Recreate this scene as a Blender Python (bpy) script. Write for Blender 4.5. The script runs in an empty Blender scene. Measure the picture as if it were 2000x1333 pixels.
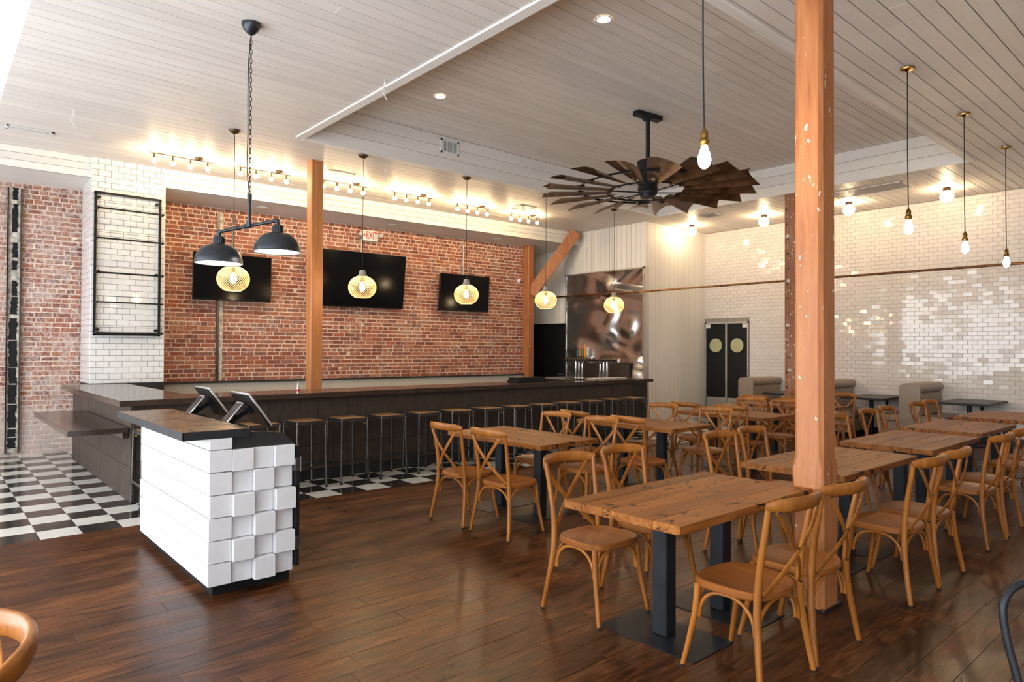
import bpy, bmesh, math, random
from mathutils import Vector, Matrix
random.seed(7)
PI = math.pi
sc = bpy.context.scene
COL = sc.collection

# ------------------------------------------------------------------ camera
F, H = 1312.0, 1.605
YAW, PIT, ROLL = math.radians(41.2), math.radians(0.72), math.radians(0.25)
FW = Vector((math.sin(YAW)*math.cos(PIT), math.cos(YAW)*math.cos(PIT), math.sin(PIT)))
_rt = Vector((math.cos(YAW), -math.sin(YAW), 0)); _up = _rt.cross(FW)
RT = _rt*math.cos(ROLL) + _up*math.sin(ROLL); UP = -_rt*math.sin(ROLL) + _up*math.cos(ROLL)
EYE = Vector((0, 0, H))
cam = bpy.data.objects.new('camera', bpy.data.cameras.new('camera')); COL.objects.link(cam)
cam.data.sensor_width = 36.0; cam.data.lens = 36.0*F/2000.0; cam.data.clip_start = 0.05; cam.data.clip_end = 200
mw = Matrix.Identity(4)
for i in range(3):
    mw[i][0], mw[i][1], mw[i][2], mw[i][3] = RT[i], UP[i], -FW[i], EYE[i]
cam.matrix_world = mw
sc.camera = cam
# photo pixel (2000x1333) -> point on a known plane
def ray(x, y): return FW + RT*((x-1000)/F) - UP*((y-666.5)/F)
def atx(x, y, X): d = ray(x, y); return EYE + d*(X/d.x)
def aty(x, y, Y): d = ray(x, y); return EYE + d*(Y/d.y)
def atz(x, y, Z): d = ray(x, y); return EYE + d*((Z-H)/d.z)

# ------------------------------------------------------------------ world, exposure
w = bpy.data.worlds.new('sky'); sc.world = w; w.use_nodes = True
bg = w.node_tree.nodes['Background']
bg.inputs['Color'].default_value = (0.89, 0.945, 1.0, 1); bg.inputs['Strength'].default_value = 6.5
sc.view_settings.view_transform = 'Standard'; sc.view_settings.look = 'None'
sc.view_settings.exposure = 0.62; sc.view_settings.gamma = 1.0; sc.view_settings.use_curve_mapping = False
sc.cycles.use_denoising = True
sc.cycles.max_bounces = 10; sc.cycles.diffuse_bounces = 5; sc.cycles.glossy_bounces = 4
sc.cycles.transparent_max_bounces = 12
sc.cycles.sample_clamp_indirect = 6.0
sc.cycles.caustics_reflective = False; sc.cycles.caustics_refractive = False
BULB = 1.0      # overall strength of the lamps

# ------------------------------------------------------------------ materials
def nodes_of(name):
    m = bpy.data.materials.new(name); m.use_nodes = True
    nt = m.node_tree; b = nt.nodes['Principled BSDF']
    return m, nt, b
def N(nt, typ, **kw):
    n = nt.nodes.new(typ)
    for k, v in kw.items(): setattr(n, k, v)
    return n
def ramp(nt, fac, stops):
    r = N(nt, 'ShaderNodeValToRGB'); els = r.color_ramp.elements
    while len(els) > 1: els.remove(els[-1])
    els[0].position = stops[0][0]; els[0].color = (*stops[0][1], 1)
    for p, c in stops[1:]:
        e = els.new(p); e.color = (*c, 1)
    nt.links.new(fac, r.inputs[0]); return r.outputs[0]
def coords(nt, world=False, scale=(1, 1, 1), rnd=True):
    if world:
        src = N(nt, 'ShaderNodeNewGeometry').outputs['Position']
    else:
        src = N(nt, 'ShaderNodeTexCoord').outputs['Object']
    mp = N(nt, 'ShaderNodeMapping'); mp.inputs['Scale'].default_value = scale
    nt.links.new(src, mp.inputs['Vector'])
    wv = None
    if rnd:
        oi = N(nt, 'ShaderNodeObjectInfo'); mu = N(nt, 'ShaderNodeMath', operation='MULTIPLY'); mu.inputs[1].default_value = 53.0
        nt.links.new(oi.outputs['Random'], mu.inputs[0]); wv = mu.outputs[0]
    return mp.outputs[0], wv
def noise(nt, vec, wv, scale, detail=4, rough=.55, dist=0.0):
    n = N(nt, 'ShaderNodeTexNoise', noise_dimensions='4D' if wv is not None else '3D')
    n.inputs['Scale'].default_value = scale; n.inputs['Detail'].default_value = detail
    n.inputs['Roughness'].default_value = rough; n.inputs['Distortion'].default_value = dist
    nt.links.new(vec, n.inputs['Vector'])
    if wv is not None: nt.links.new(wv, n.inputs['W'])
    return n.outputs['Fac']
def mixc(nt, fac, a, b, mode='MIX'):
    m = N(nt, 'ShaderNodeMix', data_type='RGBA', blend_type=mode)
    for s, v in ((m.inputs[0], fac), (m.inputs[6], a), (m.inputs[7], b)):
        if hasattr(v, 'is_output'): nt.links.new(v, s)
        elif isinstance(v, (int, float)): s.default_value = v
        else: s.default_value = (*v, 1)
    return m.outputs[2]
def rng(nt, v, a, b, c=0.0, d=1.0):
    m = N(nt, 'ShaderNodeMapRange'); nt.links.new(v, m.inputs[0])
    for i, x in enumerate((a, b, c, d)): m.inputs[i+1].default_value = x
    return m.outputs[0]
def bump(nt, b, h, strength, dist=.01):
    n = N(nt, 'ShaderNodeBump'); n.inputs['Strength'].default_value = strength; n.inputs['Distance'].default_value = dist
    nt.links.new(h, n.inputs['Height']); nt.links.new(n.outputs[0], b.inputs['Normal'])
def plain(name, c, rough=.5, metal=0.0, var=.15, scale=9.0, spec=.5, bmp=0.0, world=False, coat=0.0):
    m, nt, b = nodes_of(name)
    v, wv = coords(nt, world, rnd=not world)
    f = noise(nt, v, wv, scale)
    lo = tuple(x*(1-var) for x in c); hi = tuple(min(1, x*(1+var)) for x in c)
    nt.links.new(ramp(nt, f, [(.3, lo), (.7, hi)]), b.inputs['Base Color'])
    nt.links.new(rng(nt, f, .3, .7, max(.02, rough*.85), min(1, rough*1.15)), b.inputs['Roughness'])
    b.inputs['Metallic'].default_value = metal; b.inputs['Specular IOR Level'].default_value = spec
    b.inputs['Coat Weight'].default_value = coat; b.inputs['Coat Roughness'].default_value = .15
    if bmp: bump(nt, b, f, bmp)
    return m
def wood(name, dark, mid, light, axis='x', fine=60, coarse=5, rough=.4, world=False, tone=.25, bmp=.1, knots=False, specks=0.0, spec=.5):
    m, nt, b = nodes_of(name)
    k = .07
    s = {'x': (k, 1, 1), 'y': (1, k, 1), 'z': (1, 1, k)}[axis]
    v, wv = coords(nt, world, s, rnd=True)
    f1 = noise(nt, v, wv, fine, 3, .6); f2 = noise(nt, v, wv, coarse*3, 4, .6, .8)
    s3 = {'x': (.25, 1, 1), 'y': (1, .25, 1), 'z': (1, 1, .25)}[axis]
    v3, _ = coords(nt, world, s3, rnd=False)
    f3 = noise(nt, v3, wv, coarse, 3, .5)
    add = N(nt, 'ShaderNodeMath', operation='MULTIPLY_ADD'); nt.links.new(f1, add.inputs[0]); add.inputs[1].default_value = .45
    mu = N(nt, 'ShaderNodeMath', operation='MULTIPLY_ADD'); nt.links.new(f2, mu.inputs[0]); mu.inputs[1].default_value = .45
    mu2 = N(nt, 'ShaderNodeMath', operation='MULTIPLY'); nt.links.new(f3, mu2.inputs[0]); mu2.inputs[1].default_value = .4
    nt.links.new(mu2.outputs[0], mu.inputs[2]); nt.links.new(mu.outputs[0], add.inputs[2])
    h = add.outputs[0]
    c = ramp(nt, h, [(.42, dark), (.62, mid), (.85, light)])
    oi = N(nt, 'ShaderNodeObjectInfo'); t = rng(nt, oi.outputs['Random'], 0, 1, 1-tone, 1+tone)
    g = N(nt, 'ShaderNodeCombineColor'); [nt.links.new(t, g.inputs[i]) for i in range(3)]
    c = mixc(nt, 1.0, c, g.outputs[0], 'MULTIPLY')
    if knots:
        v4, _ = coords(nt, world, {'x': (.55, 1, 1), 'y': (1, .55, 1), 'z': (1, 1, .55)}[axis], rnd=False)
        kn = noise(nt, v4, wv, 11, 2, .5, 1.5)
        c = mixc(nt, rng(nt, kn, .60, .67), c, tuple(x*.35 for x in dark))
    if specks:
        v5, _ = coords(nt, world, {'x': (.5, 1, 1), 'y': (1, .5, 1), 'z': (1, 1, .5)}[axis], rnd=False)
        sp = noise(nt, v5, wv, 38, 2, .5); sp2 = noise(nt, v5, wv, 4, 2, .5)
        mm = N(nt, 'ShaderNodeMath', operation='MULTIPLY_ADD'); nt.links.new(sp2, mm.inputs[0]); mm.inputs[1].default_value = .25; nt.links.new(sp, mm.inputs[2])
        c = mixc(nt, rng(nt, mm.outputs[0], 1.0-specks, 1.03-specks), c, (.75, .66, .55))
    nt.links.new(c, b.inputs['Base Color'])
    nt.links.new(rng(nt, f1, .3, .7, rough*.85, min(1, rough*1.2)), b.inputs['Roughness'])
    b.inputs['Specular IOR Level'].default_value = spec
    if bmp: bump(nt, b, h, bmp, .004)
    return m
def emit(name, c, s):
    m, nt, b = nodes_of(name)
    b.inputs['Base Color'].default_value = (*c, 1); b.inputs['Emission Color'].default_value = (*c, 1)
    b.inputs['Emission Strength'].default_value = s; b.inputs['Roughness'].default_value = .3
    return m

MT = {}
MT['floor_wood'] = None
def mk_floor():
    m, nt, b = nodes_of('dark_vinyl_plank')
    v, wv = coords(nt, True, (.10, 1, 1)); f1 = noise(nt, v, wv, 55, 4, .65)
    v2, _ = coords(nt, True, (.30, 1, 1), rnd=False); f2 = noise(nt, v2, None, 5.5, 5, .62, .6)
    v3, _ = coords(nt, True, (.6, 1, 1), rnd=False); f3 = noise(nt, v3, None, 1.7, 4, .6, .5)
    a = N(nt, 'ShaderNodeMath', operation='MULTIPLY_ADD'); nt.links.new(f1, a.inputs[0]); a.inputs[1].default_value = .80
    a2 = N(nt, 'ShaderNodeMath', operation='MULTIPLY_ADD'); nt.links.new(f2, a2.inputs[0]); a2.inputs[1].default_value = .55
    a3 = N(nt, 'ShaderNodeMath', operation='MULTIPLY'); nt.links.new(f3, a3.inputs[0]); a3.inputs[1].default_value = .25
    nt.links.new(a3.outputs[0], a2.inputs[2]); nt.links.new(a2.outputs[0], a.inputs[2])
    c = ramp(nt, a.outputs[0], [(.56, (.010, .0034, .0015)), (.70, (.034, .0108, .0033)), (.83, (.080, .026, .0075)), (1.0, (.17, .060, .019))])
    oi = N(nt, 'ShaderNodeObjectInfo'); t = rng(nt, oi.outputs['Random'], 0, 1, .70, 1.30)
    g = N(nt, 'ShaderNodeCombineColor'); [nt.links.new(t, g.inputs[i]) for i in range(3)]
    nt.links.new(mixc(nt, 1.0, c, g.outputs[0], 'MULTIPLY'), b.inputs['Base Color'])
    nt.links.new(rng(nt, f2, .3, .7, .26, .40), b.inputs['Roughness']); b.inputs['Specular IOR Level'].default_value = .20
    bump(nt, b, f1, .15, .003)
    return m
MT['floor_wood'] = mk_floor()
MT['ceil_board'] = wood('whitewashed_ceiling_board', (.66, .605, .56), (.74, .69, .645), (.80, .76, .72), 'x', 80, 6, .5, True, .05, .10)
MT['fascia'] = wood('cream_painted_board', (.70, .67, .63), (.78, .755, .72), (.84, .82, .79), 'x', 50, 4, .5, True, .03, .05)
MT['vboard'] = wood('cream_painted_vertical_board', (.76, .735, .69), (.79, .765, .72), (.82, .795, .755), 'z', 50, 4, .5, True, .04, .05)
MT['soffit'] = wood('pale_grey_soffit_board', (.66, .62, .58), (.74, .70, .66), (.80, .77, .73), 'x', 40, 4, .55, True, .05, .08)
MT['gap'] = plain('dark_joint', (.10, .085, .07), .9)
MT['white_paint'] = plain('white_painted_plaster', (.70, .70, .70), .7, var=.03, world=True)
def mk_brick():
    m, nt, b = nodes_of('old_red_brick')
    at = N(nt, 'ShaderNodeAttribute', attribute_name='tone')
    c = ramp(nt, at.outputs['Fac'], [(0, (.19, .060, .04)), (.3, (.31, .090, .045)), (.55, (.40, .125, .06)), (.8, (.45, .19, .11)), (1, (.22, .10, .08))])
    v, _ = coords(nt, True, rnd=False)
    f = noise(nt, v, None, 55, 4, .6); c = mixc(nt, rng(nt, f, .35, .75, 0, .45), c, (.14, .06, .05))
    f2 = noise(nt, v, None, 2.2, 4, .65, .4); f3 = noise(nt, v, None, 26, 4, .65)
    mm = N(nt, 'ShaderNodeMath', operation='MULTIPLY_ADD'); nt.links.new(f2, mm.inputs[0]); mm.inputs[1].default_value = .8; nt.links.new(f3, mm.inputs[2])
    # lime bloom is heavier towards the street end and low on the wall
    sx = N(nt, 'ShaderNodeSeparateXYZ'); nt.links.new(N(nt, 'ShaderNodeNewGeometry').outputs['Position'], sx.inputs[0])
    ex = rng(nt, sx.outputs[0], .5, 3.4, .24, 0.0); ez = rng(nt, sx.outputs[2], .25, .9, .22, 0.0)
    m2 = N(nt, 'ShaderNodeMath', operation='ADD'); nt.links.new(mm.outputs[0], m2.inputs[0]); nt.links.new(ex, m2.inputs[1])
    m3 = N(nt, 'ShaderNodeMath', operation='ADD'); nt.links.new(m2.outputs[0], m3.inputs[0]); nt.links.new(ez, m3.inputs[1])
    c = mixc(nt, rng(nt, m3.outputs[0], .95, 1.22, 0, .8), c, (.58, .49, .44))
    nt.links.new(c, b.inputs['Base Color']); b.inputs['Roughness'].default_value = .85
    bump(nt, b, f3, .6, .006)
    return m
MT['brick'] = mk_brick()
MT['mortar'] = plain('pale_lime_mortar', (.66, .54, .45), .9, var=.25, scale=14, bmp=.3, world=True)
def mk_tile(name, c):
    m, nt, b = nodes_of(name)
    v, _ = coords(nt, True, rnd=False); f = noise(nt, v, None, 3, 2)
    at = N(nt, 'ShaderNodeAttribute', attribute_name='tone')
    cc = mixc(nt, at.outputs['Fac'], tuple(x*.94 for x in c), c)
    nt.links.new(cc, b.inputs['Base Color']); b.inputs['Roughness'].default_value = .07
    b.inputs['Specular IOR Level'].default_value = .55
    bump(nt, b, f, .04, .01)
    return m
MT['tile'] = mk_tile('glossy_cream_tile', (.79, .745, .70))
MT['tile_col'] = mk_tile('glossy_white_tile', (.83, .815, .80))
MT['grout'] = plain('grey_grout', (.33, .29, .26), .9, world=True)
MT['grout_dark'] = plain('dark_grey_grout', (.12, .115, .11), .9, world=True)
MT['chk_black'] = plain('black_floor_tile', (.022, .02, .019), .14, var=.3, scale=5)
MT['chk_white'] = plain('cream_floor_tile', (.66, .63, .57), .14, var=.07, scale=5)
MT['fir'] = wood('orange_fir_timber', (.16, .040, .010), (.37, .125, .034), (.51, .215, .08), 'z', 55, 3, .5, True, .08, .25, specks=.205)
MT['fir_plain'] = wood('plain_orange_fir_timber', (.30, .095, .025), (.44, .165, .05), (.56, .25, .095), 'z', 45, 4, .5, True, .05, .2)
MT['fir_h'] = wood('orange_fir_timber_worn', (.20, .06, .02), (.36, .13, .045), (.50, .22, .09), 'z', 45, 4, .55, True, .08, .25, specks=.19)
MT['worn_post'] = wood('salvaged_painted_timber', (.16, .055, .025), (.28, .11, .055), (.42, .22, .14), 'z', 30, 3, .7, True, .05, .4, specks=.25)
MT['chair'] = wood('honey_bentwood', (.175, .052, .008), (.285, .095, .0135), (.43, .165, .031), 'z', 40, 5, .34, False, .12, .05, spec=.35)
MT['seat'] = wood('honey_seat_wood', (.16, .048, .010), (.25, .080, .016), (.35, .13, .032), 'y', 45, 5, .34, False, .12, .05, spec=.3)
MT['tabletop'] = wood('reclaimed_tabletop_wood', (.075, .021, .004), (.225, .074, .013), (.40, .155, .033), 'x', 40, 5, .45, False, .16, .2, knots=True, spec=.22)
MT['stool_seat'] = wood('stool_seat_wood', (.13, .06, .02), (.24, .12, .04), (.33, .18, .07), 'x', 40, 5, .45, False, .15, .08)
MT['black_steel'] = plain('black_steel', (.016, .018, .022), .42, .3, .2, spec=.35)
MT['raw_steel'] = plain('raw_grey_steel', (.13, .125, .12), .34, .9, .25)
MT['black'] = plain('black_paint', (.008, .008, .009), .5, 0, .2, spec=.25)
MT['iron'] = plain('dark_blue_grey_iron', (.048, .053, .062), .38, .75, .15)
MT['counter'] = plain('dark_brown_stone_counter', (.045, .030, .023), .16, 0, .25, 12, .5)
MT['bar_panel'] = plain('dark_brown_wood_block', (.052, .036, .027), .45, 0, .3, 16, .45)
MT['host_white'] = plain('white_painted_timber', (.70, .70, .715), .6, 0, .03, 20, bmp=.05)
MT['host_top'] = plain('brown_metal_top', (.16, .095, .055), .28, .55, .25, 6)
MT['dark_panel'] = plain('dark_grey_panel', (.022, .021, .021), .42, 0, .25)
MT['copper'] = plain('brown_copper', (.46, .25, .12), .28, 1.0, .15)
MT['brass'] = plain('aged_brass', (.30, .18, .05), .28, 1.0, .2)
MT['bronze'] = plain('dark_bronze', (.10, .07, .04), .4, .8, .15)
def mk_sheet():
    m, nt, b = nodes_of('dented_polished_stainless')
    v, _ = coords(nt, True, (1, .75, 1.5), rnd=False)
    f = noise(nt, v, None, .95, .8, .4, .9); f2 = noise(nt, v, None, 70, 3)
    nt.links.new(ramp(nt, f2, [(.3, (.72, .72, .73)), (.7, (.80, .80, .81))]), b.inputs['Base Color'])
    b.inputs['Metallic'].default_value = 1.0; b.inputs['Roughness'].default_value = .24
    bump(nt, b, f, 1.0, .36)
    return m
MT['steel_sheet'] = mk_sheet()
MT['chrome'] = plain('chrome', (.75, .75, .76), .08, 1.0, .03)
MT['alu'] = plain('brushed_aluminium', (.55, .54, .52), .35, .9, .08)
MT['leather'] = plain('taupe_vinyl', (.30, .235, .175), .42, 0, .1, 5, .45)
MT['rust'] = plain('rusted_brown_sheet_metal', (.17, .088, .045), .36, .6, .6, 7, .5)
MT['tv'] = plain('glossy_black_screen', (.004, .004, .005), .12, 0, .1, spec=.12)
MT['tv_frame'] = plain('black_plastic', (.006, .006, .006), .4, 0, .1, spec=.25)
MT['white_plastic'] = plain('white_plastic', (.75, .75, .74), .4, 0, .03)
MT['grey_plastic'] = plain('grey_plastic', (.55, .54, .52), .5, 0, .05)
MT['silver'] = plain('silver_edge', (.72, .72, .73), .25, .8, .05)
MT['screen'] = plain('dark_glass_screen', (.02, .02, .022), .12, 0, .1)
MT['red'] = plain('red_print', (.70, .03, .03), .4, 0, .05)
MT['pale_green'] = plain('pale_green_glazing', (.50, .50, .29), .22, 0, .03)
MT['gold_mesh'] = plain('gold_wire', (.80, .62, .34), .45, .2, .1)
MT['cord'] = plain('black_cord', (.012, .011, .010), .7, 0, .1)
MT['cement'] = plain('grey_cement_cap', (.33, .31, .27), .8, 0, .15, 40)
MT['paint_flake'] = plain('flaking_white_paint', (.50, .46, .40), .85, 0, .7, 16)
MT['vent_beige'] = plain('beige_vent_paint', (.80, .75, .70), .5, 0, .04)
MT['conduit'] = plain('galvanised_conduit', (.36, .35, .34), .35, .8, .1)
MT['panel_white'] = plain('off_white_wall_panel', (.52, .49, .44), .45, 0, .06)
for nm, c in (('teal', (.02, .16, .16)), ('handle_red', (.55, .09, .04)), ('handle_green', (.06, .22, .04)), ('orange', (.75, .22, .02)), ('handle_white', (.6, .6, .58)), ('handle_grey', (.20, .20, .21))):
    MT[nm] = plain(nm + '_handle', c, .35, 0, .2, 40)
WARM = (1.0, .66, .32)
MT['bulb_track'] = emit('lit_track_bulb', (1.0, .72, .40), 160*BULB)
MT['bulb_edison'] = emit('lit_filament_bulb', (1.0, .73, .42), 110*BULB)
MT['bulb_globe'] = emit('lit_ceiling_bulb', (1.0, .72, .42), 230*BULB)
MT['bulb_pend'] = emit('lit_pendant_bulb', (1.0, .74, .42), 150*BULB)
MT['bulb_dome'] = emit('lit_dome_bulb', (1.0, .93, .82), 60*BULB)
MT['downlight'] = emit('lit_downlight_lens', (1.0, .82, .58), 22*BULB)
def mk_dome_in():
    m, nt, b = nodes_of('white_enamel_dome_lining'); b.inputs['Base Color'].default_value = (.9, .9, .88, 1); b.inputs['Roughness'].default_value = .35
    return m
MT['dome_in'] = mk_dome_in()
def mk_glass(name, tint=(1, 1, 1), gloss=.08, rough=.02):
    m, nt, b = nodes_of(name); out = nt.nodes['Material Output']
    tr = N(nt, 'ShaderNodeBsdfTransparent'); tr.inputs[0].default_value = (*tint, 1)
    gl = N(nt, 'ShaderNodeBsdfGlossy'); gl.inputs['Roughness'].default_value = rough
    mx = N(nt, 'ShaderNodeMixShader'); mx.inputs[0].default_value = gloss
    nt.links.new(tr.outputs[0], mx.inputs[1]); nt.links.new(gl.outputs[0], mx.inputs[2]); nt.links.new(mx.outputs[0], out.inputs[0])
    return m
MT['glass'] = mk_glass('clear_window_glass'); MT['shelf_glass'] = mk_glass('clear_shelf_glass', (.93, .97, .95), .10)
def mk_globe_glass():
    m, nt, b = nodes_of('seeded_globe_glass'); out = nt.nodes['Material Output']
    tr = N(nt, 'ShaderNodeBsdfTransparent'); tl = N(nt, 'ShaderNodeBsdfTranslucent'); tl.inputs[0].default_value = (1, .97, .92, 1)
    mx = N(nt, 'ShaderNodeMixShader'); mx.inputs[0].default_value = .12
    nt.links.new(tr.outputs[0], mx.inputs[1]); nt.links.new(tl.outputs[0], mx.inputs[2]); nt.links.new(mx.outputs[0], out.inputs[0])
    return m
MT['globe_glass'] = mk_globe_glass()

# ------------------------------------------------------------------ geometry helpers
class G:
    def __init__(s): s.v = []; s.f = []; s.t = []
    def add(s, vs, fs, tone=0.0):
        k = len(s.v); s.v += [tuple(p) for p in vs]; s.f += [tuple(i+k for i in f) for f in fs]; s.t += [tone]*len(vs); return s
    def box(s, x0, x1, y0, y1, z0, z1, tone=0.0):
        return s.add([(x0,y0,z0),(x1,y0,z0),(x1,y1,z0),(x0,y1,z0),(x0,y0,z1),(x1,y0,z1),(x1,y1,z1),(x0,y1,z1)],
                     [(0,3,2,1),(4,5,6,7),(0,1,5,4),(1,2,6,5),(2,3,7,6),(3,0,4,7)], tone)
    def cbox(s, x0, x1, y0, y1, z0, z1, c, tone=0.0):
        """box with all edges chamfered by c"""
        vs = []
        for z, i in ((z0, c), (z0+c, 0), (z1-c, 0), (z1, c)):
            a = c
            for (x, y) in ((x0+a, y0+i), (x1-a, y0+i), (x1-i, y0+a), (x1-i, y1-a), (x1-a, y1-i), (x0+a, y1-i), (x0+i, y1-a), (x0+i, y0+a)): vs.append((x, y, z))
        fs = [tuple(range(7, -1, -1)), tuple(range(24, 32))]
        for k in range(3):
            for j in range(8): fs.append((k*8+j, k*8+(j+1) % 8, k*8+8+(j+1) % 8, k*8+8+j))
        return s.add(vs, fs, tone)
    def tile(s, o, u, v, n, du, dv, d, ch, tone=0.0, tilt=(0, 0)):
        """chamfered plate: centre o, axes u v, outward normal n"""
        vs = []
        for (a, b, e) in ((1, 1, -d), (1, 1, -ch), (0, 0, 0)):
            for (p, q) in ((-1, -1), (1, -1), (1, 1), (-1, 1)):
                pu = p*(du/2-(0 if a else ch)); pv = q*(dv/2-(0 if a else ch))
                vs.append(o+u*pu+v*pv+n*(e+(tilt[0]*pu+tilt[1]*pv if e > -d else 0)))
        fs = [(8, 9, 10, 11)]
        for k in (0, 4):
            for j in range(4): fs.append((k+j, k+(j+1) % 4, k+4+(j+1) % 4, k+4+j))
        return s.add(vs, fs, tone)
    def tube(s, path, r, n=8, caps=True, sec=None, upv=None, closed=False, tone=0.0):
        """sweep; r scalar or list; sec=(a,b) gives an elliptic/flat section relative to upv"""
        P = [Vector(p) for p in path]; m = len(P); rr = r if isinstance(r, (list, tuple)) else [r]*m
        T = []
        for i in range(m):
            if closed: t = P[(i+1) % m]-P[i-1]
            else: t = P[min(i+1, m-1)]-P[max(i-1, 0)]
            T.append(t.normalized())
        if upv is not None: nn = Vector(upv)
        else: nn = Vector((0, 0, 1)) if abs(T[0].z) < .9 else Vector((1, 0, 0))
        vs = []
        for i in range(m):
            nn = nn - T[i]*nn.dot(T[i]) if upv is None else Vector(upv) - T[i]*Vector(upv).dot(T[i])
            nn.normalize(); bb = T[i].cross(nn)
            a, b2 = (sec if sec else (1, 1))
            for j in range(n):
                th = 2*PI*(j+.5)/n
                vs.append(P[i]+nn*(math.cos(th)*rr[i]*a)+bb*(math.sin(th)*rr[i]*b2))
        fs = []
        for i in range(m if closed else m-1):
            k = i*n; k2 = ((i+1) % m)*n
            for j in range(n): fs.append((k+j, k+(j+1) % n, k2+(j+1) % n, k2+j))
        if caps and not closed: fs += [tuple(range(n-1, -1, -1)), tuple(range((m-1)*n, m*n))]
        return s.add(vs, fs, tone)
    def lathe(s, prof, n=24, c=(0, 0, 0), axis='z', tone=0.0):
        vs = []; m = len(prof)
        for (r, z) in prof:
            for j in range(n):
                th = 2*PI*j/n; x, y = r*math.cos(th), r*math.sin(th)
                p = {'z': (x, y, z), 'x': (z, x, y), 'y': (x, z, y)}[axis]
                vs.append((p[0]+c[0], p[1]+c[1], p[2]+c[2]))
        fs = []
        for i in range(m-1):
            for j in range(n): fs.append((i*n+j, i*n+(j+1) % n, i*n+n+(j+1) % n, i*n+n+j))
        if prof[0][0] > 1e-4: fs.append(tuple(range(n-1, -1, -1)))
        if prof[-1][0] > 1e-4: fs.append(tuple(range((m-1)*n, m*n)))
        return s.add(vs, fs, tone)
    def shell(s, prof, n=24, c=(0, 0, 0)):
        """lathe without end caps"""
        vs = []; m = len(prof)
        for (r, z) in prof:
            for j in range(n):
                th = 2*PI*j/n; vs.append((r*math.cos(th)+c[0], r*math.sin(th)+c[1], z+c[2]))
        fs = [(i*n+j, i*n+(j+1) % n, i*n+n+(j+1) % n, i*n+n+j) for i in range(m-1) for j in range(n)]
        return s.add(vs, fs)
    def ball(s, c, r, n=14, m=9, sz=1.0):
        return s.lathe([(max(1e-5, r*math.sin(PI*i/m)), -r*sz*math.cos(PI*i/m)) for i in range(m+1)], n, c)
    def prism(s, poly, a, b, axis='y', tone=0.0):
        """extrude a 2-D outline along axis from a to b; outline is in the other two axes"""
        mk = {'y': lambda p, t: (p[0], t, p[1]), 'x': lambda p, t: (t, p[0], p[1]), 'z': lambda p, t: (p[0], p[1], t)}[axis]
        n = len(poly); vs = [mk(p, a) for p in poly]+[mk(p, b) for p in poly]
        fs = [tuple(range(n-1, -1, -1)), tuple(range(n, 2*n))]+[(j, (j+1) % n, n+(j+1) % n, n+j) for j in range(n)]
        return s.add(vs, fs, tone)
    def mesh(s, name, off=None, tone=False, angle=.62, recalc=True):
        me = bpy.data.meshes.new(name)
        vs = s.v if off is None else [(a-off[0], b-off[1], c-off[2]) for a, b, c in s.v]
        me.from_pydata(vs, [], s.f); me.validate()
        if recalc:
            bm = bmesh.new(); bm.from_mesh(me); bmesh.ops.recalc_face_normals(bm, faces=bm.faces); bm.to_mesh(me); bm.free()
        if tone:
            a = me.attributes.new('tone', 'FLOAT', 'POINT'); a.data.foreach_set('value', s.t)
        if angle:
            me.shade_smooth(); me.set_sharp_from_angle(angle=angle)
        me.update(); return me

def link(name, me, mat=None, parent=None):
    o = bpy.data.objects.new(name, me); COL.objects.link(o)
    if mat is not None and me is not None and not me.materials: me.materials.append(MT[mat] if isinstance(mat, str) else mat)
    if parent is not None: o.parent = parent
    return o
def obj(name, g, mat, parent=None, off=None, tone=False, angle=.62):
    return link(name, g.mesh(name, off, tone, angle), mat, parent)
def tag(o, label=None, cat=None, group=None, kind=None):
    if label: o['label'] = label
    if cat: o['category'] = cat
    if group: o['group'] = group
    if kind: o['kind'] = kind
    return o
def thing(name, label, cat, loc=(0, 0, 0), rz=0.0, group=None):
    o = bpy.data.objects.new(name, None); o.empty_display_size = .1; COL.objects.link(o)
    o.location = loc; o.rotation_euler = (0, 0, rz); return tag(o, label, cat, group)
def struct(name, g, mat, parent=None, **kw):
    o = obj(name, g, mat, parent, **kw); o['kind'] = 'structure'; return o
def copy_tree(o, parent=None):
    c = o.copy(); COL.objects.link(c); c.parent = parent
    for ch in list(o.children): copy_tree(ch, c)
    return c
def bez(p0, p1, p2, p3, n=10):
    p0, p1, p2, p3 = map(Vector, (p0, p1, p2, p3))
    return [p0*(1-t)**3+p1*3*t*(1-t)**2+p2*3*t*t*(1-t)+p3*t**3 for t in [i/n for i in range(n+1)]]
def spline(pts, n=6):
    """Catmull-Rom through the points"""
    P = [Vector(p) for p in pts]; P = [P[0]*2-P[1]]+P+[P[-1]*2-P[-2]]; out = []
    for i in range(1, len(P)-2):
        a, b, c, d = P[i-1:i+3]
        for k in range(n):
            t = k/n; out.append(.5*((2*b)+(c-a)*t+(2*a-5*b+4*c-d)*t*t+(3*b-a-3*c+d)*t**3))
    out.append(P[-2]); return out
ORD = ['first', 'second', 'third', 'fourth', 'fifth', 'sixth', 'seventh', 'eighth', 'ninth', 'tenth', 'eleventh', 'twelfth', 'thirteenth', 'fourteenth', 'fifteenth']
X, Y, Z = Vector((1, 0, 0)), Vector((0, 1, 0)), Vector((0, 0, 1))

# ================================================================== THE SETTING
ZC, ZR = 4.41, 4.92                 # low ceiling, raised tray
RX0, RX1, RY0, RY1 = 3.78, 11.50, 3.00, 8.53
TX = 14.10                          # tiled wall
WX, RYW = 11.80, 9.07               # boarded wall, its return
WEST, SOUTH = -2.0, -4.5
WA = math.atan(-.05)
WN = Vector((math.sin(WA), -math.cos(WA), 0)); WU = Vector((math.cos(WA), math.sin(WA), 0))
WO = Vector((0, 12.34, 0))
def wall_pt(px, py, off=0.0):
    d = ray(px, py); t = (off-(EYE-WO).dot(WN))/d.dot(WN); return EYE+d*t

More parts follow.
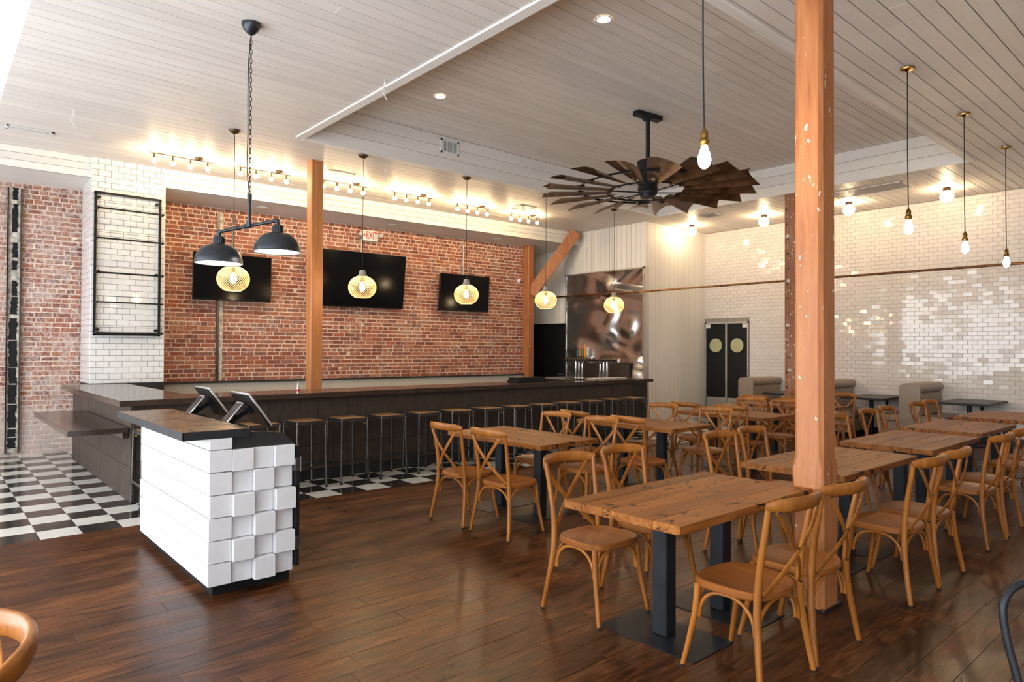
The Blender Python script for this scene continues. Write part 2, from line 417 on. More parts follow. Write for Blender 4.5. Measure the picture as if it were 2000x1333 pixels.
# ---- floor
g = G(); g.box(WEST-.2, TX+.2, SOUTH-.2, 13.4, -.10, -.012)
floor = struct('floor', g, 'gap')
PW, PL = .18, 1.22
planks = []
row = 0; y = 6.815
while y > -4.4:
    x = -2.0-random.random()*PL
    while x < TX:
        a, b_ = max(x, -2.0), min(x+PL, TX)
        if b_-a > .05: planks.append((a, b_, y-PW, y))
        x += PL
    y -= PW; row += 1
def in_view(p):
    v = Vector(p)-EYE; d = v.dot(FW)
    if d < .3: return False
    return abs(v.dot(RT)/d) < .80 and abs(v.dot(UP)/d) < .56
def pk(p): return math.hypot((p[0]+p[1])/2, (p[2]+p[3])/2)
vis = sorted([p for p in planks if any(in_view((a, b, 0)) for a in p[:2] for b in p[2:])], key=pk)
near = set(vis[:296])
gs = G()
for p in planks:
    if p in near:
        gg = G(); cx, cy = (p[0]+p[1])/2, (p[2]+p[3])/2; hx, hy = (p[1]-p[0])/2-.0008, (p[3]-p[2])/2-.0008
        gg.tile(Vector((0, 0, 0)), X, Y, Z, hx*2, hy*2, .011, .0012)
        o = link('floor_plank', gg.mesh('floor_plank', angle=0, recalc=False), 'floor_wood', floor); o.location = (cx, cy, 0)
    else:
        gs.tile(Vector(((p[0]+p[1])/2, (p[2]+p[3])/2, 0)), X, Y, Z, p[1]-p[0]-.0016, PW-.0016, .011, .0012)
tag(obj('floor_planks_far', gs, 'floor_wood', floor, angle=0), kind='stuff')
TS = .305
ck = {}
for c in ('chk_black', 'chk_white'):
    gg = G(); gg.tile(Vector((0, 0, 0)), X, Y, Z, TS-.0015, TS-.0015, .011, .0012); ck[c] = gg.mesh('floor_tile', angle=0, recalc=False); ck[c].materials.append(MT[c])
gsb, gsw = G(), G()
for j in range(18):
    for i in range(-9, 44):
        x0, y0 = .75+i*TS, 6.820+j*TS
        c = 'chk_white' if (i+j) % 2 == 0 else 'chk_black'
        if x0 > 1.68 and j > 3 and not (x0 > 9.9 and j < 8): continue
        if x0+TS > TX+.05 or y0+TS > 12.5: continue
        if (-2 <= i and j < 18 and x0 < 1.7) or (j < 4 and x0 >= 1.68):
            o = link('floor_tile', ck[c], None, floor); o.location = (x0+TS/2, y0+TS/2, 0)
        else: (gsw if c == 'chk_white' else gsb).tile(Vector((x0+TS/2, y0+TS/2, 0)), X, Y, Z, TS-.0015, TS-.0015, .011, .0012)
tag(obj('cream_tiles_far', gsw, 'chk_white', floor, angle=0), kind='stuff'); tag(obj('black_tiles_far', gsb, 'chk_black', floor, angle=0), kind='stuff')

# ---- ceilings
g = G(); z0, z1 = ZC+.015, ZC+.10
g.box(.63, RX0-.02, .0, 13.4, z0, z1); g.box(RX1+.02, TX+.2, .0, 13.4, z0, z1); g.box(RX0-.02, RX1+.02, .0, RY0-.02, z0, z1); g.box(RX0-.02, RX1+.02, RY1+.02, 13.4, z0, z1)
ceiling = struct('ceiling', g, 'gap')
g = G(); g.box(.63, TX+.2, SOUTH-.2, .0, ZC, ZC+.1); struct('ceiling', g, 'ceil_board')
g = G(); g.box(WEST-.2, .60, SOUTH-.2, 13.4, 4.62, 4.70); struct('ceiling', g, 'white_paint')
g = G(); g.box(.60, .63, SOUTH-.2, 13.4, ZC+.016, 4.70); struct('trim_1', g, 'white_paint')
BW = .155
def boards(y_from, y_to, xa, xb, z, parent, seed):
    rnd = random.Random(seed); k = math.floor((y_from-2.2547)/BW)
    yy = 2.2547+k*BW
    while yy < y_to:
        a, b_ = max(yy, y_from), min(yy+BW, y_to)
        if b_-a > .02:
            xs = [xa]; x = xa+rnd.uniform(.9, 3.8)
            while x < xb-.5: xs.append(x); x += rnd.uniform(2.6, 4.8)
            xs.append(xb)
            for p, q in zip(xs[:-1], xs[1:]):
                gg = G(); gg.tile(Vector((0, 0, 0)), X, -Y, -Z, q-p-.002, b_-a-.009, .014, .001)
                o = link('ceiling_board', gg.mesh('ceiling_board', angle=0, recalc=False), 'ceil_board', parent); o.location = ((p+q)/2, (a+b_)/2, z+rnd.uniform(0, .002))
        yy += BW
boards(.02, RY0, .60+.02, TX, ZC, ceiling, 1)
boards(RY0, RY1, .62, RX0, ZC, ceiling, 2); boards(RY0, RY1, RX1, TX, ZC, ceiling, 3)
boards(RY1, 11.66, .62, TX, ZC, ceiling, 4)
g = G(); g.box(RX0-.1, RX1+.1, RY0-.1, RY1+.1, ZR+.015, ZR+.10)
tray = struct('ceiling', g, 'gap')
boards(RY0, RY1, RX0, RX1, ZR, tray, 5)
# sides of the tray: three boards each
def fascia_set(name, p0, p1, n, zs, mat='fascia', d=.03):
    """boards between plan points p0 and p1, outward normal n, stacked at heights zs"""
    p0, p1 = Vector((*p0, 0)), Vector((*p1, 0)); u = (p1-p0).normalized(); L = (p1-p0).length; n = Vector((*n, 0))
    g = G(); g.tile((p0+p1)/2-n*.012+Z*((zs[0]+zs[-1])/2), u, Z, n, L, zs[-1]-zs[0], d, .001)
    r = struct(name, g, 'gap')
    for a, b_ in zip(zs[:-1], zs[1:]):
        gg = G(); gg.tile((p0+p1)/2+Z*((a+b_)/2), u, Z, n, L, b_-a-.005, .02, .0015); obj('fascia_board', gg, mat, r, angle=0)
    return r
zs3 = (ZC-.001, 4.58, 4.75, ZR)
fascia_set('trim_2', (RX0, RY1), (RX1, RY1), (0, -1), zs3)
fascia_set('trim_3', (RX1, RY0), (RX1, RY1), (-1, 0), zs3)
fascia_set('trim_4', (RX0, RY0), (RX0, RY1), (1, 0), zs3)
fascia_set('trim_5', (RX0, RY0), (RX1, RY0), (0, 1), zs3)
for nm, (a, b_, c, d) in zip(('trim_6', 'trim_7', 'trim_8', 'trim_9'), ((RX0-.115, RX0-.002, RY0-.09, RY1+.02), (RX0, RX1, RY1+.002, RY1+.07), (RX1+.002, RX1+.07, RY0-.09, RY1+.07), (RX0, RX1, RY0-.10, RY0-.002))):
    g = G(); g.cbox(a, b_, c, d, ZC-.018, ZC+.004, .004); struct(nm, g, 'fascia')
# ---- soffit over the bar (its front runs parallel to the brick wall)
def yf(x): return 11.57-.0431*x
xa, xb, zb, zk = WEST, WX, 4.11, 3.965
fascia_set('trim_10', (xa, yf(xa)), (xb, yf(xb)), (math.sin(-.0431), -math.cos(.0431)), (zb, 4.215, 4.315, ZC))
g = G(); g.add([(xa, yf(xa)+.02, zb), (xb, yf(xb)+.02, zb), (xb+.2, 13.3, zk-.03), (xa, 13.3, zk-.03), (xa, yf(xa)+.02, ZC), (xb, yf(xb)+.02, ZC), (xb+.2, 13.3, ZC), (xa, 13.3, ZC)],
               [(0, 3, 2, 1), (4, 5, 6, 7), (0, 1, 5, 4), (1, 2, 6, 5), (2, 3, 7, 6), (3, 0, 4, 7)])
struct('trim_11', g, 'soffit', angle=0)

# ---- brick wall
BX0, BX1 = WEST, 10.96
g = G(); g.box(BX0, BX1, .0035, .30, 0, 4.05)
wall_n = struct('wall_north', g, 'mortar', angle=0); wall_n.location = WO; wall_n.rotation_euler = (0, 0, WA)
CH, BL = .0735, .218
bm_cache = {}
def brick_mesh(L, tone):
    k = (round(L, 3), round(tone*9))
    if k not in bm_cache:
        gg = G(); gg.tile(Vector((0, 0, 0)), X, Z, -Y, L, CH-.013, .02, .004, tone); bm_cache[k] = gg.mesh('brick', tone=True, angle=0, recalc=False); bm_cache[k].materials.append(MT['brick'])
    return bm_cache[k]
gs = G(); nb = 0; rb = random.Random(11)
ncourse = int(4.0/CH)
for j in range(ncourse+1):
    z = j*CH+CH/2
    head = (j % 6 == 3) or j > ncourse-5
    L = BL/2-.002 if head else BL
    x = BX0-rb.random()*L if head else BX0-((j % 2)*.5+rb.uniform(-.08, .08))*BL
    while x < BX1:
        l = L+rb.uniform(-.006, .006); a, b_ = max(x, BX0), min(x+l, BX1)
        tone = rb.random()
        pro = rb.uniform(-.003, .003); x += l+.013
        if b_-a < .03: continue
        if a > 1.9 and z < .98: continue
        if .64 < a and b_ < 1.86 and nb < 298:
            o = link('brick', brick_mesh(round(b_-a, 2), tone), None, wall_n); o.location = ((a+b_)/2, pro, z); nb += 1
            o.rotation_euler = (rb.uniform(-.02, .02), rb.uniform(-.006, .006), rb.uniform(-.012, .012))
        else:
            gs.tile(Vector(((a+b_)/2, pro, z)), X, Z, -Y, b_-a, CH-.013+rb.uniform(-.003, .002), .02, .004, tone, (rb.uniform(-.012, .012), rb.uniform(-.02, .02)))
tag(obj('bricks_beyond', gs, 'brick', wall_n, tone=True, angle=0), kind='stuff')

# ---- tiled wall
g = G(); g.box(TX+.004, TX+.2, SOUTH-.2, RYW+.2, 0, ZC+.05)
wall_e = struct('wall_east', g, 'grout', angle=0)
TW, TH = .1545, .0785
gs = G(); rt = random.Random(5); tv = []
for k in range(24):
    gg = G(); gg.tile(Vector((0, 0, 0)), -Y, Z, -X, TW-.003, TH-.003, .008, .0022, rt.random()); me = gg.mesh('wall_tile', tone=True, angle=0, recalc=False); me.materials.append(MT['tile']); tv.append(me)
nt_ = 0
for j in range(57):
    z = j*TH+TH/2
    if z+TH/2 > ZC+.03: continue
    y = SOUTH+(j % 2)*TW/2
    while y < RYW+.12:
        a, b_ = y, min(y+TW, RYW+.12); y += TW
        if b_-a < .03: continue
        if b_ > 7.90 and z-TH/2 < 2.30: 
            if a > 7.9: continue
            b_ = min(b_, 7.92)
            if b_-a < .02: continue
        tl = (rt.gauss(0, .011), rt.gauss(0, .015))
        if 2.42 < a < 3.55 and 1.15 < z < 4.15 and nt_ < 298:
            o = link('wall_tile', rt.choice(tv), None, wall_e); o.location = (TX-.004, (a+b_)/2, z); o.rotation_euler = (0, tl[1], tl[0]); nt_ += 1
        else: gs.tile(Vector((TX-.004, (a+b_)/2, z)), -Y, Z, -X, b_-a-.003, TH-.003, .008, .0022, rt.random(), tl)
tag(obj('wall_tiles_beyond', gs, 'tile', wall_e, tone=True, angle=0), kind='stuff')

# ---- boarded wall with its return
g = G(); g.box(WX+.015, WX+.2, RYW+.02, 13.3, 2.25, ZC+.05); g.box(WX+.015, WX+.2, RYW+.02, 11.47, 0, 2.25); g.box(WX+.015, WX+.2, 12.64, 13.3, 0, 2.25)
wall_b = struct('wall_northeast', g, 'gap', angle=0)
rv = random.Random(3); VB = .135
def vboard(o, u, n, wdt, z0, z1, par, mat='vboard'):
    cuts = [z0]+([rv.uniform(z0+.6, z1-.4)] if z1-z0 > 2 and rv.random() < .5 else [])+[z1]
    for a, b_ in zip(cuts[:-1], cuts[1:]):
        gg = G(); gg.tile(Vector((0, 0, 0)), u, Z, n, wdt-.007, b_-a-.003, .014, .0015)
        ob = link('wall_board', gg.mesh('wall_board', angle=0), mat, par); ob.location = (o[0], o[1], (a+b_)/2)
y = RYW
while y < 13.2:
    wdt = VB if rv.random() < .75 else VB*.6
    z0 = 3.41 if y+wdt/2 < 11.47 else (2.25 if y+wdt/2 < 12.64 else 0)
    vboard((WX, y+wdt/2), Y, -X, wdt, z0, ZC, wall_b); y += wdt
g = G(); g.box(WX+.02, TX+.2, RYW+.015, RYW+.2, 0, ZC+.05)
wall_r = struct('wall_return', g, 'gap', angle=0)
x = WX
while x < TX-.01:
    wdt = min(VB if rv.random() < .75 else VB*.6, TX-x)
    vboard((x+wdt/2, RYW), X, -Y, wdt, 0, ZC, wall_r); x += wdt
# passage behind the end of the brick wall
g = G(); g.box(10.7, WX+.3, 13.2, 13.35, 0, ZC); g.box(10.62, 10.78, 12.15, 13.3, 0, ZC); struct('wall_passage', g, 'white_paint')
# ---- black door beside the taps
g = G(); g.box(WX+.03, WX+.075, 11.49, 12.62, .0, 2.22)
d1 = struct('door_1', g, 'black')
for (a, b_, c, d) in ((11.47, 11.50, 0, 2.25), (12.60, 12.64, 0, 2.25), (11.47, 12.64, 2.215, 2.25)):
    g = G(); g.box(WX-.012, WX+.06, a, b_, c, d); obj('door_frame', g, 'black', d1)
g = G(); g.box(WX+.022, WX+.031, 12.30, 12.34, 0.05, 2.2); obj('door_seam', g, 'tv_frame', d1)
g = G(); g.tube([(WX-.03, 11.60, 1.0), (WX-.03, 11.72, 1.0)], .01); g.tube([(WX+.03, 11.60, 1.0), (WX-.03, 11.60, 1.0)], .01); obj('door_handle', g, 'alu', d1)
# ---- swing doors in the tiled wall
DY0, DY1, DZ = 7.93, 9.06, 2.27
g = G(); g.box(TX+.02, TX+.06, DY0, DY1, 0, DZ)
d2 = struct('door_2', g, 'tv_frame')
for (a, b_, c, d) in ((DY0, DY0+.035, 0, DZ), (DY1-.035, DY1, 0, DZ), (DY0, DY1, DZ-.04, DZ)):
    g = G(); g.box(TX-.03, TX+.03, a, b_, c, d); obj('door_frame', g, 'alu', d2)
ym = (DY0+DY1)/2
for k, (a, b_) in enumerate(((DY0+.037, ym-.022), (ym+.022, DY1-.037))):
    g = G(); g.cbox(TX-.016, TX+.02, a, b_, .012, DZ-.045, .004); lf = obj('door_leaf', g, 'black', d2)
    cy = (a+b_)/2
    g = G(); g.lathe([(.165, -.026), (.165, -.014), (.0001, -.014)][::-1], 32, (TX, cy, 1.72), 'x'); obj('porthole_pane', g, 'pale_green', lf)
    ringp = [(TX-.024, cy+.172*math.cos(t*PI/16), 1.72+.172*math.sin(t*PI/16)) for t in range(32)]
    g = G(); g.tube(ringp, .009, 6, closed=True); obj('porthole_ring', g, 'black', lf)
    g = G(); g.box(TX-.024, TX-.014, a+.004, b_-.004, .02, .50); obj('kick_plate', g, 'alu', lf)
    g = G(); g.box(TX-.035, TX-.014, (a if k == 0 else b_-.11), (a+.11 if k == 0 else b_), DZ-.14, DZ-.05); obj('hinge_plate', g, 'white_plastic', lf)
    g = G(); e = ym+(-.012 if k == 0 else .012); g.box(TX-.03, TX+.0, e-.010, e+.010, .012, DZ-.045); obj('edge_guard', g, 'alu', lf)

# ---- street wall with big windows (left of the view) and the plain wall behind the camera
def window_wall(name, axis, pos, bays, lo, hi, z0, z1, top, inward):
    g = G(); th = .25
    def bx(a, b_, c, d):
        if axis == 'x': g.box(min(pos, pos-inward*th), max(pos, pos-inward*th), a, b_, c, d)
        else: g.box(a, b_, min(pos, pos-inward*th), max(pos, pos-inward*th), c, d)
    bx(lo, hi, 0, z0); bx(lo, hi, z1, top)
    e = [lo]+[v for b_ in bays for v in b_]+[hi]
    for a, b_ in zip(e[0::2], e[1::2]): bx(a, b_, z0, z1)
    return struct(name, g, 'white_paint', angle=0)
WZ0, WZ1 = .35, 3.75
baysW = [(-4.0, -1.8), (-1.5, .7), (1.0, 3.2), (3.5, 5.7), (6.0, 8.2), (8.5, 10.9)]
baysS = []
window_wall('wall_west', 'x', WEST, baysW, SOUTH-.2, 12.9, WZ0, WZ1, 4.7, 1)
window_wall('wall_south', 'y', SOUTH, baysS, WEST-.25, TX+.2, WZ0, WZ1, 4.7, 1)
nwin = 0
def window(axis, pos, a, b_):
    global nwin
    nwin += 1; g = G(); t = .05
    def fr(p, q, c, d):
        if axis == 'x': g.box(pos-.14, pos-.08, p, q, c, d)
        else: g.box(p, q, pos-.14, pos-.08, c, d)
    m = (a+b_)/2
    for p, q, c, d in ((a, a+t, WZ0, WZ1), (b_-t, b_, WZ0, WZ1), (a, b_, WZ0, WZ0+t), (a, b_, WZ1-t, WZ1), (m-t/2, m+t/2, WZ0, WZ1), (a, b_, 2.75, 2.75+t)): fr(p, q, c, d)
    w_ = struct('window_%d' % nwin, g, 'black')
    for p, q in ((a+t, m-t/2), (m+t/2, b_-t)):
        for c, d in ((WZ0+t, 2.75), (2.75+t, WZ1-t)):
            g = G()
            if axis == 'x': g.box(pos-.113, pos-.107, p, q, c, d)
            else: g.box(p, q, pos-.113, pos-.107, c, d)
            obj('pane', g, 'glass', w_, angle=0)
    pn = 'window_left_%d_offscreen' % nwin; L = bpy.data.lights.new(pn, 'AREA'); L.shape = 'RECTANGLE'; L.size = b_-a; L.size_y = WZ1-WZ0; L.cycles.is_portal = True
    lo = bpy.data.objects.new(pn, L); COL.objects.link(lo)
    if axis == 'x': lo.location = (pos-.05, m, (WZ0+WZ1)/2); dr = Vector((1, 0, 0))
    else: lo.location = (m, pos-.05, (WZ0+WZ1)/2); dr = Vector((0, 1, 0))
    lo.rotation_euler = dr.to_track_quat('-Z', 'Y').to_euler()
for a, b_ in baysW: window('x', WEST, a, b_)

# ---- white tiled column
CX0, CX1, CY0 = 1.822, 2.815, 11.44
g = G(); g.box(CX0+.006, CX1-.004, CY0+.006, 12.2, 1.02, ZC)
col = struct('wall_column', g, 'grout_dark', angle=0)
CTW, CTH = .170, .0885
rc = random.Random(9); j = 0; z = ZC
gs = G()
while z > 1.09:
    a0, z0 = CX0-(.09 if j % 2 == 0 else .0), max(1.075, z-CTH)
    xs = a0
    while xs < CX1-.005:
        a, b_ = max(xs, CX0), min(xs+CTW, CX1); xs += CTW
        if b_-a < .015: continue
        gg = G(); gg.tile(Vector((0, 0, 0)), X, Z, -Y, b_-a-.0055, z-z0-.0055, .008, .0015, rc.random(), (rc.gauss(0, .002), rc.gauss(0, .003)))
        o = link('column_tile', gg.mesh('column_tile', tone=True, angle=0), 'tile_col', col); o.location = ((a+b_)/2, CY0, (z+z0)/2)
    ys = CY0+.002-(.085 if j % 2 == 0 else 0)
    while ys < 12.2:
        a, b_ = max(ys, CY0+.002), min(ys+CTW, 12.2); ys += CTW
        if b_-a > .02:
            gs.tile(Vector((CX0, (a+b_)/2, (z+z0)/2)), -Y, Z, -X, b_-a-.0035, z-z0-.0035, .008, .002, rc.random())
            gs.tile(Vector((CX1, (a+b_)/2, (z+z0)/2)), Y, Z, X, b_-a-.0035, z-z0-.0035, .008, .002, rc.random())
    z -= CTH; j += 1
tag(obj('column_side_tiles', gs, 'tile_col', col, tone=True, angle=0), kind='stuff')
g = G(); g.box(CX0-.004, CX1+.004, CY0-.008, 12.2, .0, 1.072); obj('column_base', g, 'dark_panel', col, angle=0)
# low off-white lining with a dark cap along the foot of the brick wall, behind the bar
g = G(); g.box(2.75, 10.65, -.05, -.012, .0, 1.005); b1 = struct('baseboard_north', g, 'panel_white', angle=0); b1.location = WO; b1.rotation_euler = (0, 0, WA)
g = G(); g.box(2.7, 10.65, -.085, -.008, 1.005, 1.035); b2 = struct('trim_12', g, 'dark_panel', angle=0); b2.location = WO; b2.rotation_euler = (0, 0, WA)
# brown skirting along the tiles and boarded walls
g = G(); g.box(TX-.016, TX-.003, SOUTH, 7.9, 0, .11); struct('baseboard_east', g, 'dark_panel', angle=0)

# ================================================================== POSTS, RAIL, STEEL
def oct_post(x0, x1, y0, y1, c): return [(x0+c, y0), (x1-c, y0), (x1, y0+c), (x1, y1-c), (x1-c, y1), (x0+c, y1), (x0, y1-c), (x0, y0+c)]
t = thing('timber_post', 'big chamfered orange fir post beside the dining table, bolted to a floor plate', 'post', (4.268, 1.948, 0))
g = G(); c = .022
px0, px1, py0, py1 = -.098, .098, -.088, .088
rings = [(.012, c, .012), (.6, c, .010), (.86, .012, .012), (.95, c, .002), (ZC+.01-.0, c, 0)]
vs = []
for z, cc, gr in rings:
    vs += [(p[0], p[1], z) for p in oct_post(px0-gr, px1+gr, py0-gr, py1+gr, cc)]
fs = [tuple(range(7, -1, -1)), tuple(range(32, 40))]+[(k*8+j, k*8+(j+1) % 8, k*8+8+(j+1) % 8, k*8+8+j) for k in range(4) for j in range(8)]
g.add(vs, fs); obj('shaft', g, 'fir', t, angle=.3)
g = G(); g.box(-.125, .125, -.115, .115, .001, .013); obj('floor_plate', g, 'black_steel', t)
for sx in (-1, 1):
    g = G(); g.lathe([(.012, .013), (.012, .022), (.0001, .022)], 6, (sx*.112, -.1, 0)); obj('bolt', g, 'raw_steel', t)
t = thing('timber_post', 'slim orange fir post rising from behind the bar counter to the ceiling', 'post', (4.385, 9.50, 0))
g = G(); g.prism(oct_post(-.095, .095, -.085, .085, .012), .0, ZC+.01, 'z'); obj('shaft', g, 'fir_plain', t, angle=.3)
g = G(); g.box(-.12, .12, -.11, .11, .0, .015); obj('floor_plate', g, 'black_steel', t)
t = thing('timber_post', 'salvaged timber post with bolt holes and paint scars near the tiled wall', 'post', (11.71, 5.70, 0))
g = G(); g.prism(oct_post(-.13, .13, -.13, .13, .012), .0, ZC+.01, 'z'); obj('shaft', g, 'worn_post', t, angle=.3)
rp = random.Random(2)
for k in range(13):
    z = .95+k*.265
    g = G(); g.lathe([(.016, -.131), (.016, -.1335), (.0001, -.1335)], 8, (0, .07+rp.uniform(-.02, .02), z), 'x'); obj('bolt_hole', g, 'black', t)
    if k % 3 == 1:
        g = G(); g.lathe([(.035, -.1305), (.033, -.132), (.0001, -.132)], 7, (0, .06+rp.uniform(-.03, .03), z+.05), 'x'); obj('paint_scar', g, 'paint_flake', t)
# post and brace at the end of the brick wall
t = thing('timber_post', 'brown timber post at the end of the brick wall with a diagonal brace', 'post', (10.75, 11.70, 0))
g = G(); g.prism(oct_post(-.09, .09, -.10, .10, .012), .0, 4.068, 'z'); obj('shaft', g, 'fir_h', t, angle=.3)
g = G(); p0, p1 = Vector((10.79, 11.66, 2.92)), Vector((11.56, 10.92, ZC-.03)); d = p1-p0
sd = d.cross(Z).normalized(); uu = sd.cross(d.normalized()).normalized()
def slab(g, p, q, sd, uu, a, b_):
    vs = [p+sd*i*a+uu*j*b_ for i, j in ((-1, -1), (1, -1), (1, 1), (-1, 1))]+[q+sd*i*a+uu*j*b_ for i, j in ((-1, -1), (1, -1), (1, 1), (-1, 1))]
    g.add(vs, [(3, 2, 1, 0), (4, 5, 6, 7), (0, 1, 5, 4), (1, 2, 6, 5), (2, 3, 7, 6), (3, 0, 4, 7)])
slab(g, p0, p1, sd, uu, .080, .125); obj('brace', g, 'fir_h', t, off=t.location)
for k in (.06, .14):
    g = G(); g.ball(tuple(p0+d*k-sd*.080), .014, 8, 5); obj('bolt', g, 'black_steel', t, off=t.location)

t = thing('copper_rail', 'long brown copper pipe running level in front of the boarded and tiled walls', 'rail', (11.66, 7.2, 2.865))
g = G(); g.tube([(11.66, 12.6, 2.905), (11.66, 9.0, 2.868), (11.66, 5.80, 2.862)], .021, 10); obj('pipe', g, 'copper', t, off=t.location)
g = G(); g.tube([(11.66, 5.56, 2.861), (11.66, 1.2, 2.855)], .021, 10); obj('pipe', g, 'copper', t, off=t.location)
for y in (11.6, 9.4):
    g = G(); g.tube([(11.66, y, 2.875), (11.80, y, 2.875)], .009, 6); obj('bracket', g, 'copper', t, off=t.location)

# polished steel wall cladding: two warped sheets
t = thing('steel_cladding', 'tall polished stainless steel sheets cladding the wall behind the beer taps', 'wall panel', (WX, 10.3, 0))
def warped(y0, y1, z0, z1, ph):
    g = G(); ny, nz = 34, 60; vs = []
    for i in range(ny+1):
        for j in range(nz+1):
            u, v = i/ny, j/nz; y = y0+(y1-y0)*u; z = z0+(z1-z0)*v
            e = .003*math.sin(2.1*z+ph)*math.sin(PI*u)+.0015*math.sin(5*z+3*u+ph)+.005
            vs.append((WX-.012-e-.004, y, z))
    fs = [(i*(nz+1)+j, (i+1)*(nz+1)+j, (i+1)*(nz+1)+j+1, i*(nz+1)+j+1) for i in range(ny) for j in range(nz)]
    g.add(vs, fs); return g
obj('steel_sheet', warped(RYW+.05, 10.29, 0, 3.40, .4), 'steel_sheet', t, off=t.location, angle=3)
obj('steel_sheet', warped(10.292, 11.46, 0, 3.40, 2.1), 'steel_sheet', t, off=t.location, angle=3)
for a, b_, c_, d in ((RYW+.005, RYW+.06, 0, 3.43), (11.44, 11.47, 0, 3.42), (RYW+.005, 11.47, 3.39, 3.42)):
    g = G(); g.box(WX-.035, WX-.002, a, b_, c_, d); obj('edge_trim', g, 'alu', t, off=t.location)
g = G(); g.box(WX-.028, WX+.10, RYW-.014, RYW+.001, 0, 3.43); obj('edge_trim', g, 'alu', t, off=t.location)

t = thing('wall_plate', 'small white blank plate on the boarded wall above the steel sheets', 'wall plate', (WX-.012, 10.86, 3.98))
g = G(); g.cbox(-.012, .010, -.09, .09, -.06, .06, .004); obj('plate', g, 'white_plastic', t)
for y in (-.05, .05):
    g = G(); g.lathe([(.008, -.014), (.006, -.016), (.0001, -.016)], 8, (0, y, 0), 'x'); obj('screw', g, 'alu', t)

# ================================================================== BAR
BF, BE, CZ = 7.82, 1.62, 1.07
t = thing('bar', 'long dark brown bar carcass faced with small wooden blocks under the counter', 'bar', (6.0, 8.2, 0))
g = G(); g.box(BE+.012, 9.75, BF+.012, BF+.20, 0, CZ-.055); g.box(BE+.012, BE+.16, BF+.2, 11.42, 0, CZ-.055); g.box(9.55, 9.75, BF+.2, 9.2, 0, CZ-.055)
obj('carcass', g, 'dark_panel', t, off=t.location, angle=0)
rb2 = random.Random(4); bmesh_c = {}
x = BE
while x < 9.74:
    wdt = min(.205, 9.75-x)
    for k, (a, b_) in enumerate(((.12, .42), (.42, .72), (.72, 1.012))):
        gg = G(); gg.tile(Vector((0, 0, 0)), X, Z, -Y, wdt-.004, b_-a-.004, .012, .002)
        key = round(wdt, 3), k
        if key not in bmesh_c: bmesh_c[key] = gg.mesh('facing_block', angle=0, recalc=False); bmesh_c[key].materials.append(MT['bar_panel'])
        o = link('facing_block', bmesh_c[key], None, t); o.location = (x+wdt/2-6.0, BF+rb2.uniform(-.004, .004)-8.2, (a+b_)/2)
    x += wdt
y = BF
while y < 11.40:
    wdt = min(.205, 11.42-y)
    for k, (a, b_) in enumerate(((.0, .36), (.36, .70), (.70, 1.012))):
        gg = G(); gg.tile(Vector((0, 0, 0)), -Y, Z, -X, wdt-.003, b_-a-.003, .012, .0015)
        key = 'e', round(wdt, 3), k
        if key not in bmesh_c: bmesh_c[key] = gg.mesh('end_block', angle=0, recalc=False); bmesh_c[key].materials.append(MT['bar_panel'])
        o = link('end_block', bmesh_c[key], None, t); o.location = (BE+rb2.uniform(-.002, .002)-6.0, y+wdt/2-8.2, (a+b_)/2)
    y += wdt
g = G(); g.box(BE-.006, BE+.03, BF-.02, BF+.012, 0, 1.012); obj('corner_trim', g, 'bar_panel', t, off=t.location)
g = G(); g.box(BE+.03, 9.75, BF-.006, BF+.006, 0, .115); obj('toe_board', g, 'dark_panel', t, off=t.location)
g = G(); g.box(9.2, 9.75, BF-.02, BF+.02, .1, 1.012); obj('end_pilaster', g, 'bar_panel', t, off=t.location)
t = thing('bar_counter', 'long L-shaped dark polished stone counter top along the bar', 'counter', (6, 8, CZ))
poly = [(1.485, 7.655), (10.24, 7.70), (10.24, 8.42), (2.28, 8.42), (2.28, 11.43), (1.485, 11.43)]
g = G(); g.prism(poly, CZ-.055, CZ, 'z'); obj('slab', g, 'counter', t, off=t.location, angle=.3)
g = G(); g.prism([(1.48, 7.65), (10.245, 7.695), (10.245, 7.715), (1.50, 7.67), (1.50, 11.43), (1.48, 11.43)], CZ-.058, CZ-.006, 'z'); obj('edge_strip', g, 'counter', t, off=t.location, angle=.3)
t = thing('low_counter', 'lower dark counter leaf jutting from the end of the bar over checkered floor', 'counter', (1.3, 9.1, .78))
g = G(); g.cbox(1.065, 1.60, 7.83, 10.42, .725, .78, .003); obj('leaf', g, 'counter', t, off=t.location)
g = G(); g.box(1.56, 1.612, 7.9, 10.4, .66, .726); obj('wall_cleat', g, 'counter', t, off=t.location)
# under-bar equipment glimpsed over the counter
t = thing('bar_sink', 'low stainless bar sink unit behind the counter below brick wall', 'sink', (6.2, 8.75, 0))
g = G(); g.box(3.0, 9.2, 8.55, 9.05, .78, .93); g.box(3.0, 9.2, 9.0, 9.05, .93, .99); obj('basin', g, 'alu', t, off=t.location)
for x in (3.1, 5.0, 7.0, 9.1):
    for y in (8.6, 9.0):
        g = G(); g.tube([(x, y, 0), (x, y, .8)], .02, 8); obj('leg', g, 'alu', t, off=t.location)
t = thing('bar_mat', 'flat black tray lying on the counter edge before smallest television', 'tray', (7.55, 8.62, .99))
g = G(); g.cbox(-.32, .32, -.14, .14, .0, .03, .006); obj('tray', g, 'black', t); g = G(); g.box(-.30, .30, -.12, .12, .028, .075); obj('rubber_insert', g, 'tv_frame', t)
t.location = (7.55, 8.24, CZ)
t = thing('pour_spout', 'chrome bottle spout with a red ring standing on the counter beside slim post', 'pourer', (3.62, 8.30, CZ))
g = G(); g.lathe([(.030, .0), (.030, .016), (.0001, .016)], 12); obj('ring', g, 'red', t)
g = G(); g.lathe([(.020, .016), (.016, .04), (.007, .075), (.005, .10), (.0001, .10)], 12); obj('spout', g, 'chrome', t)
t = thing('hose_coil', 'thin black hose lying curled on the counter near the beer taps', 'hose', (8.55, 8.25, CZ))
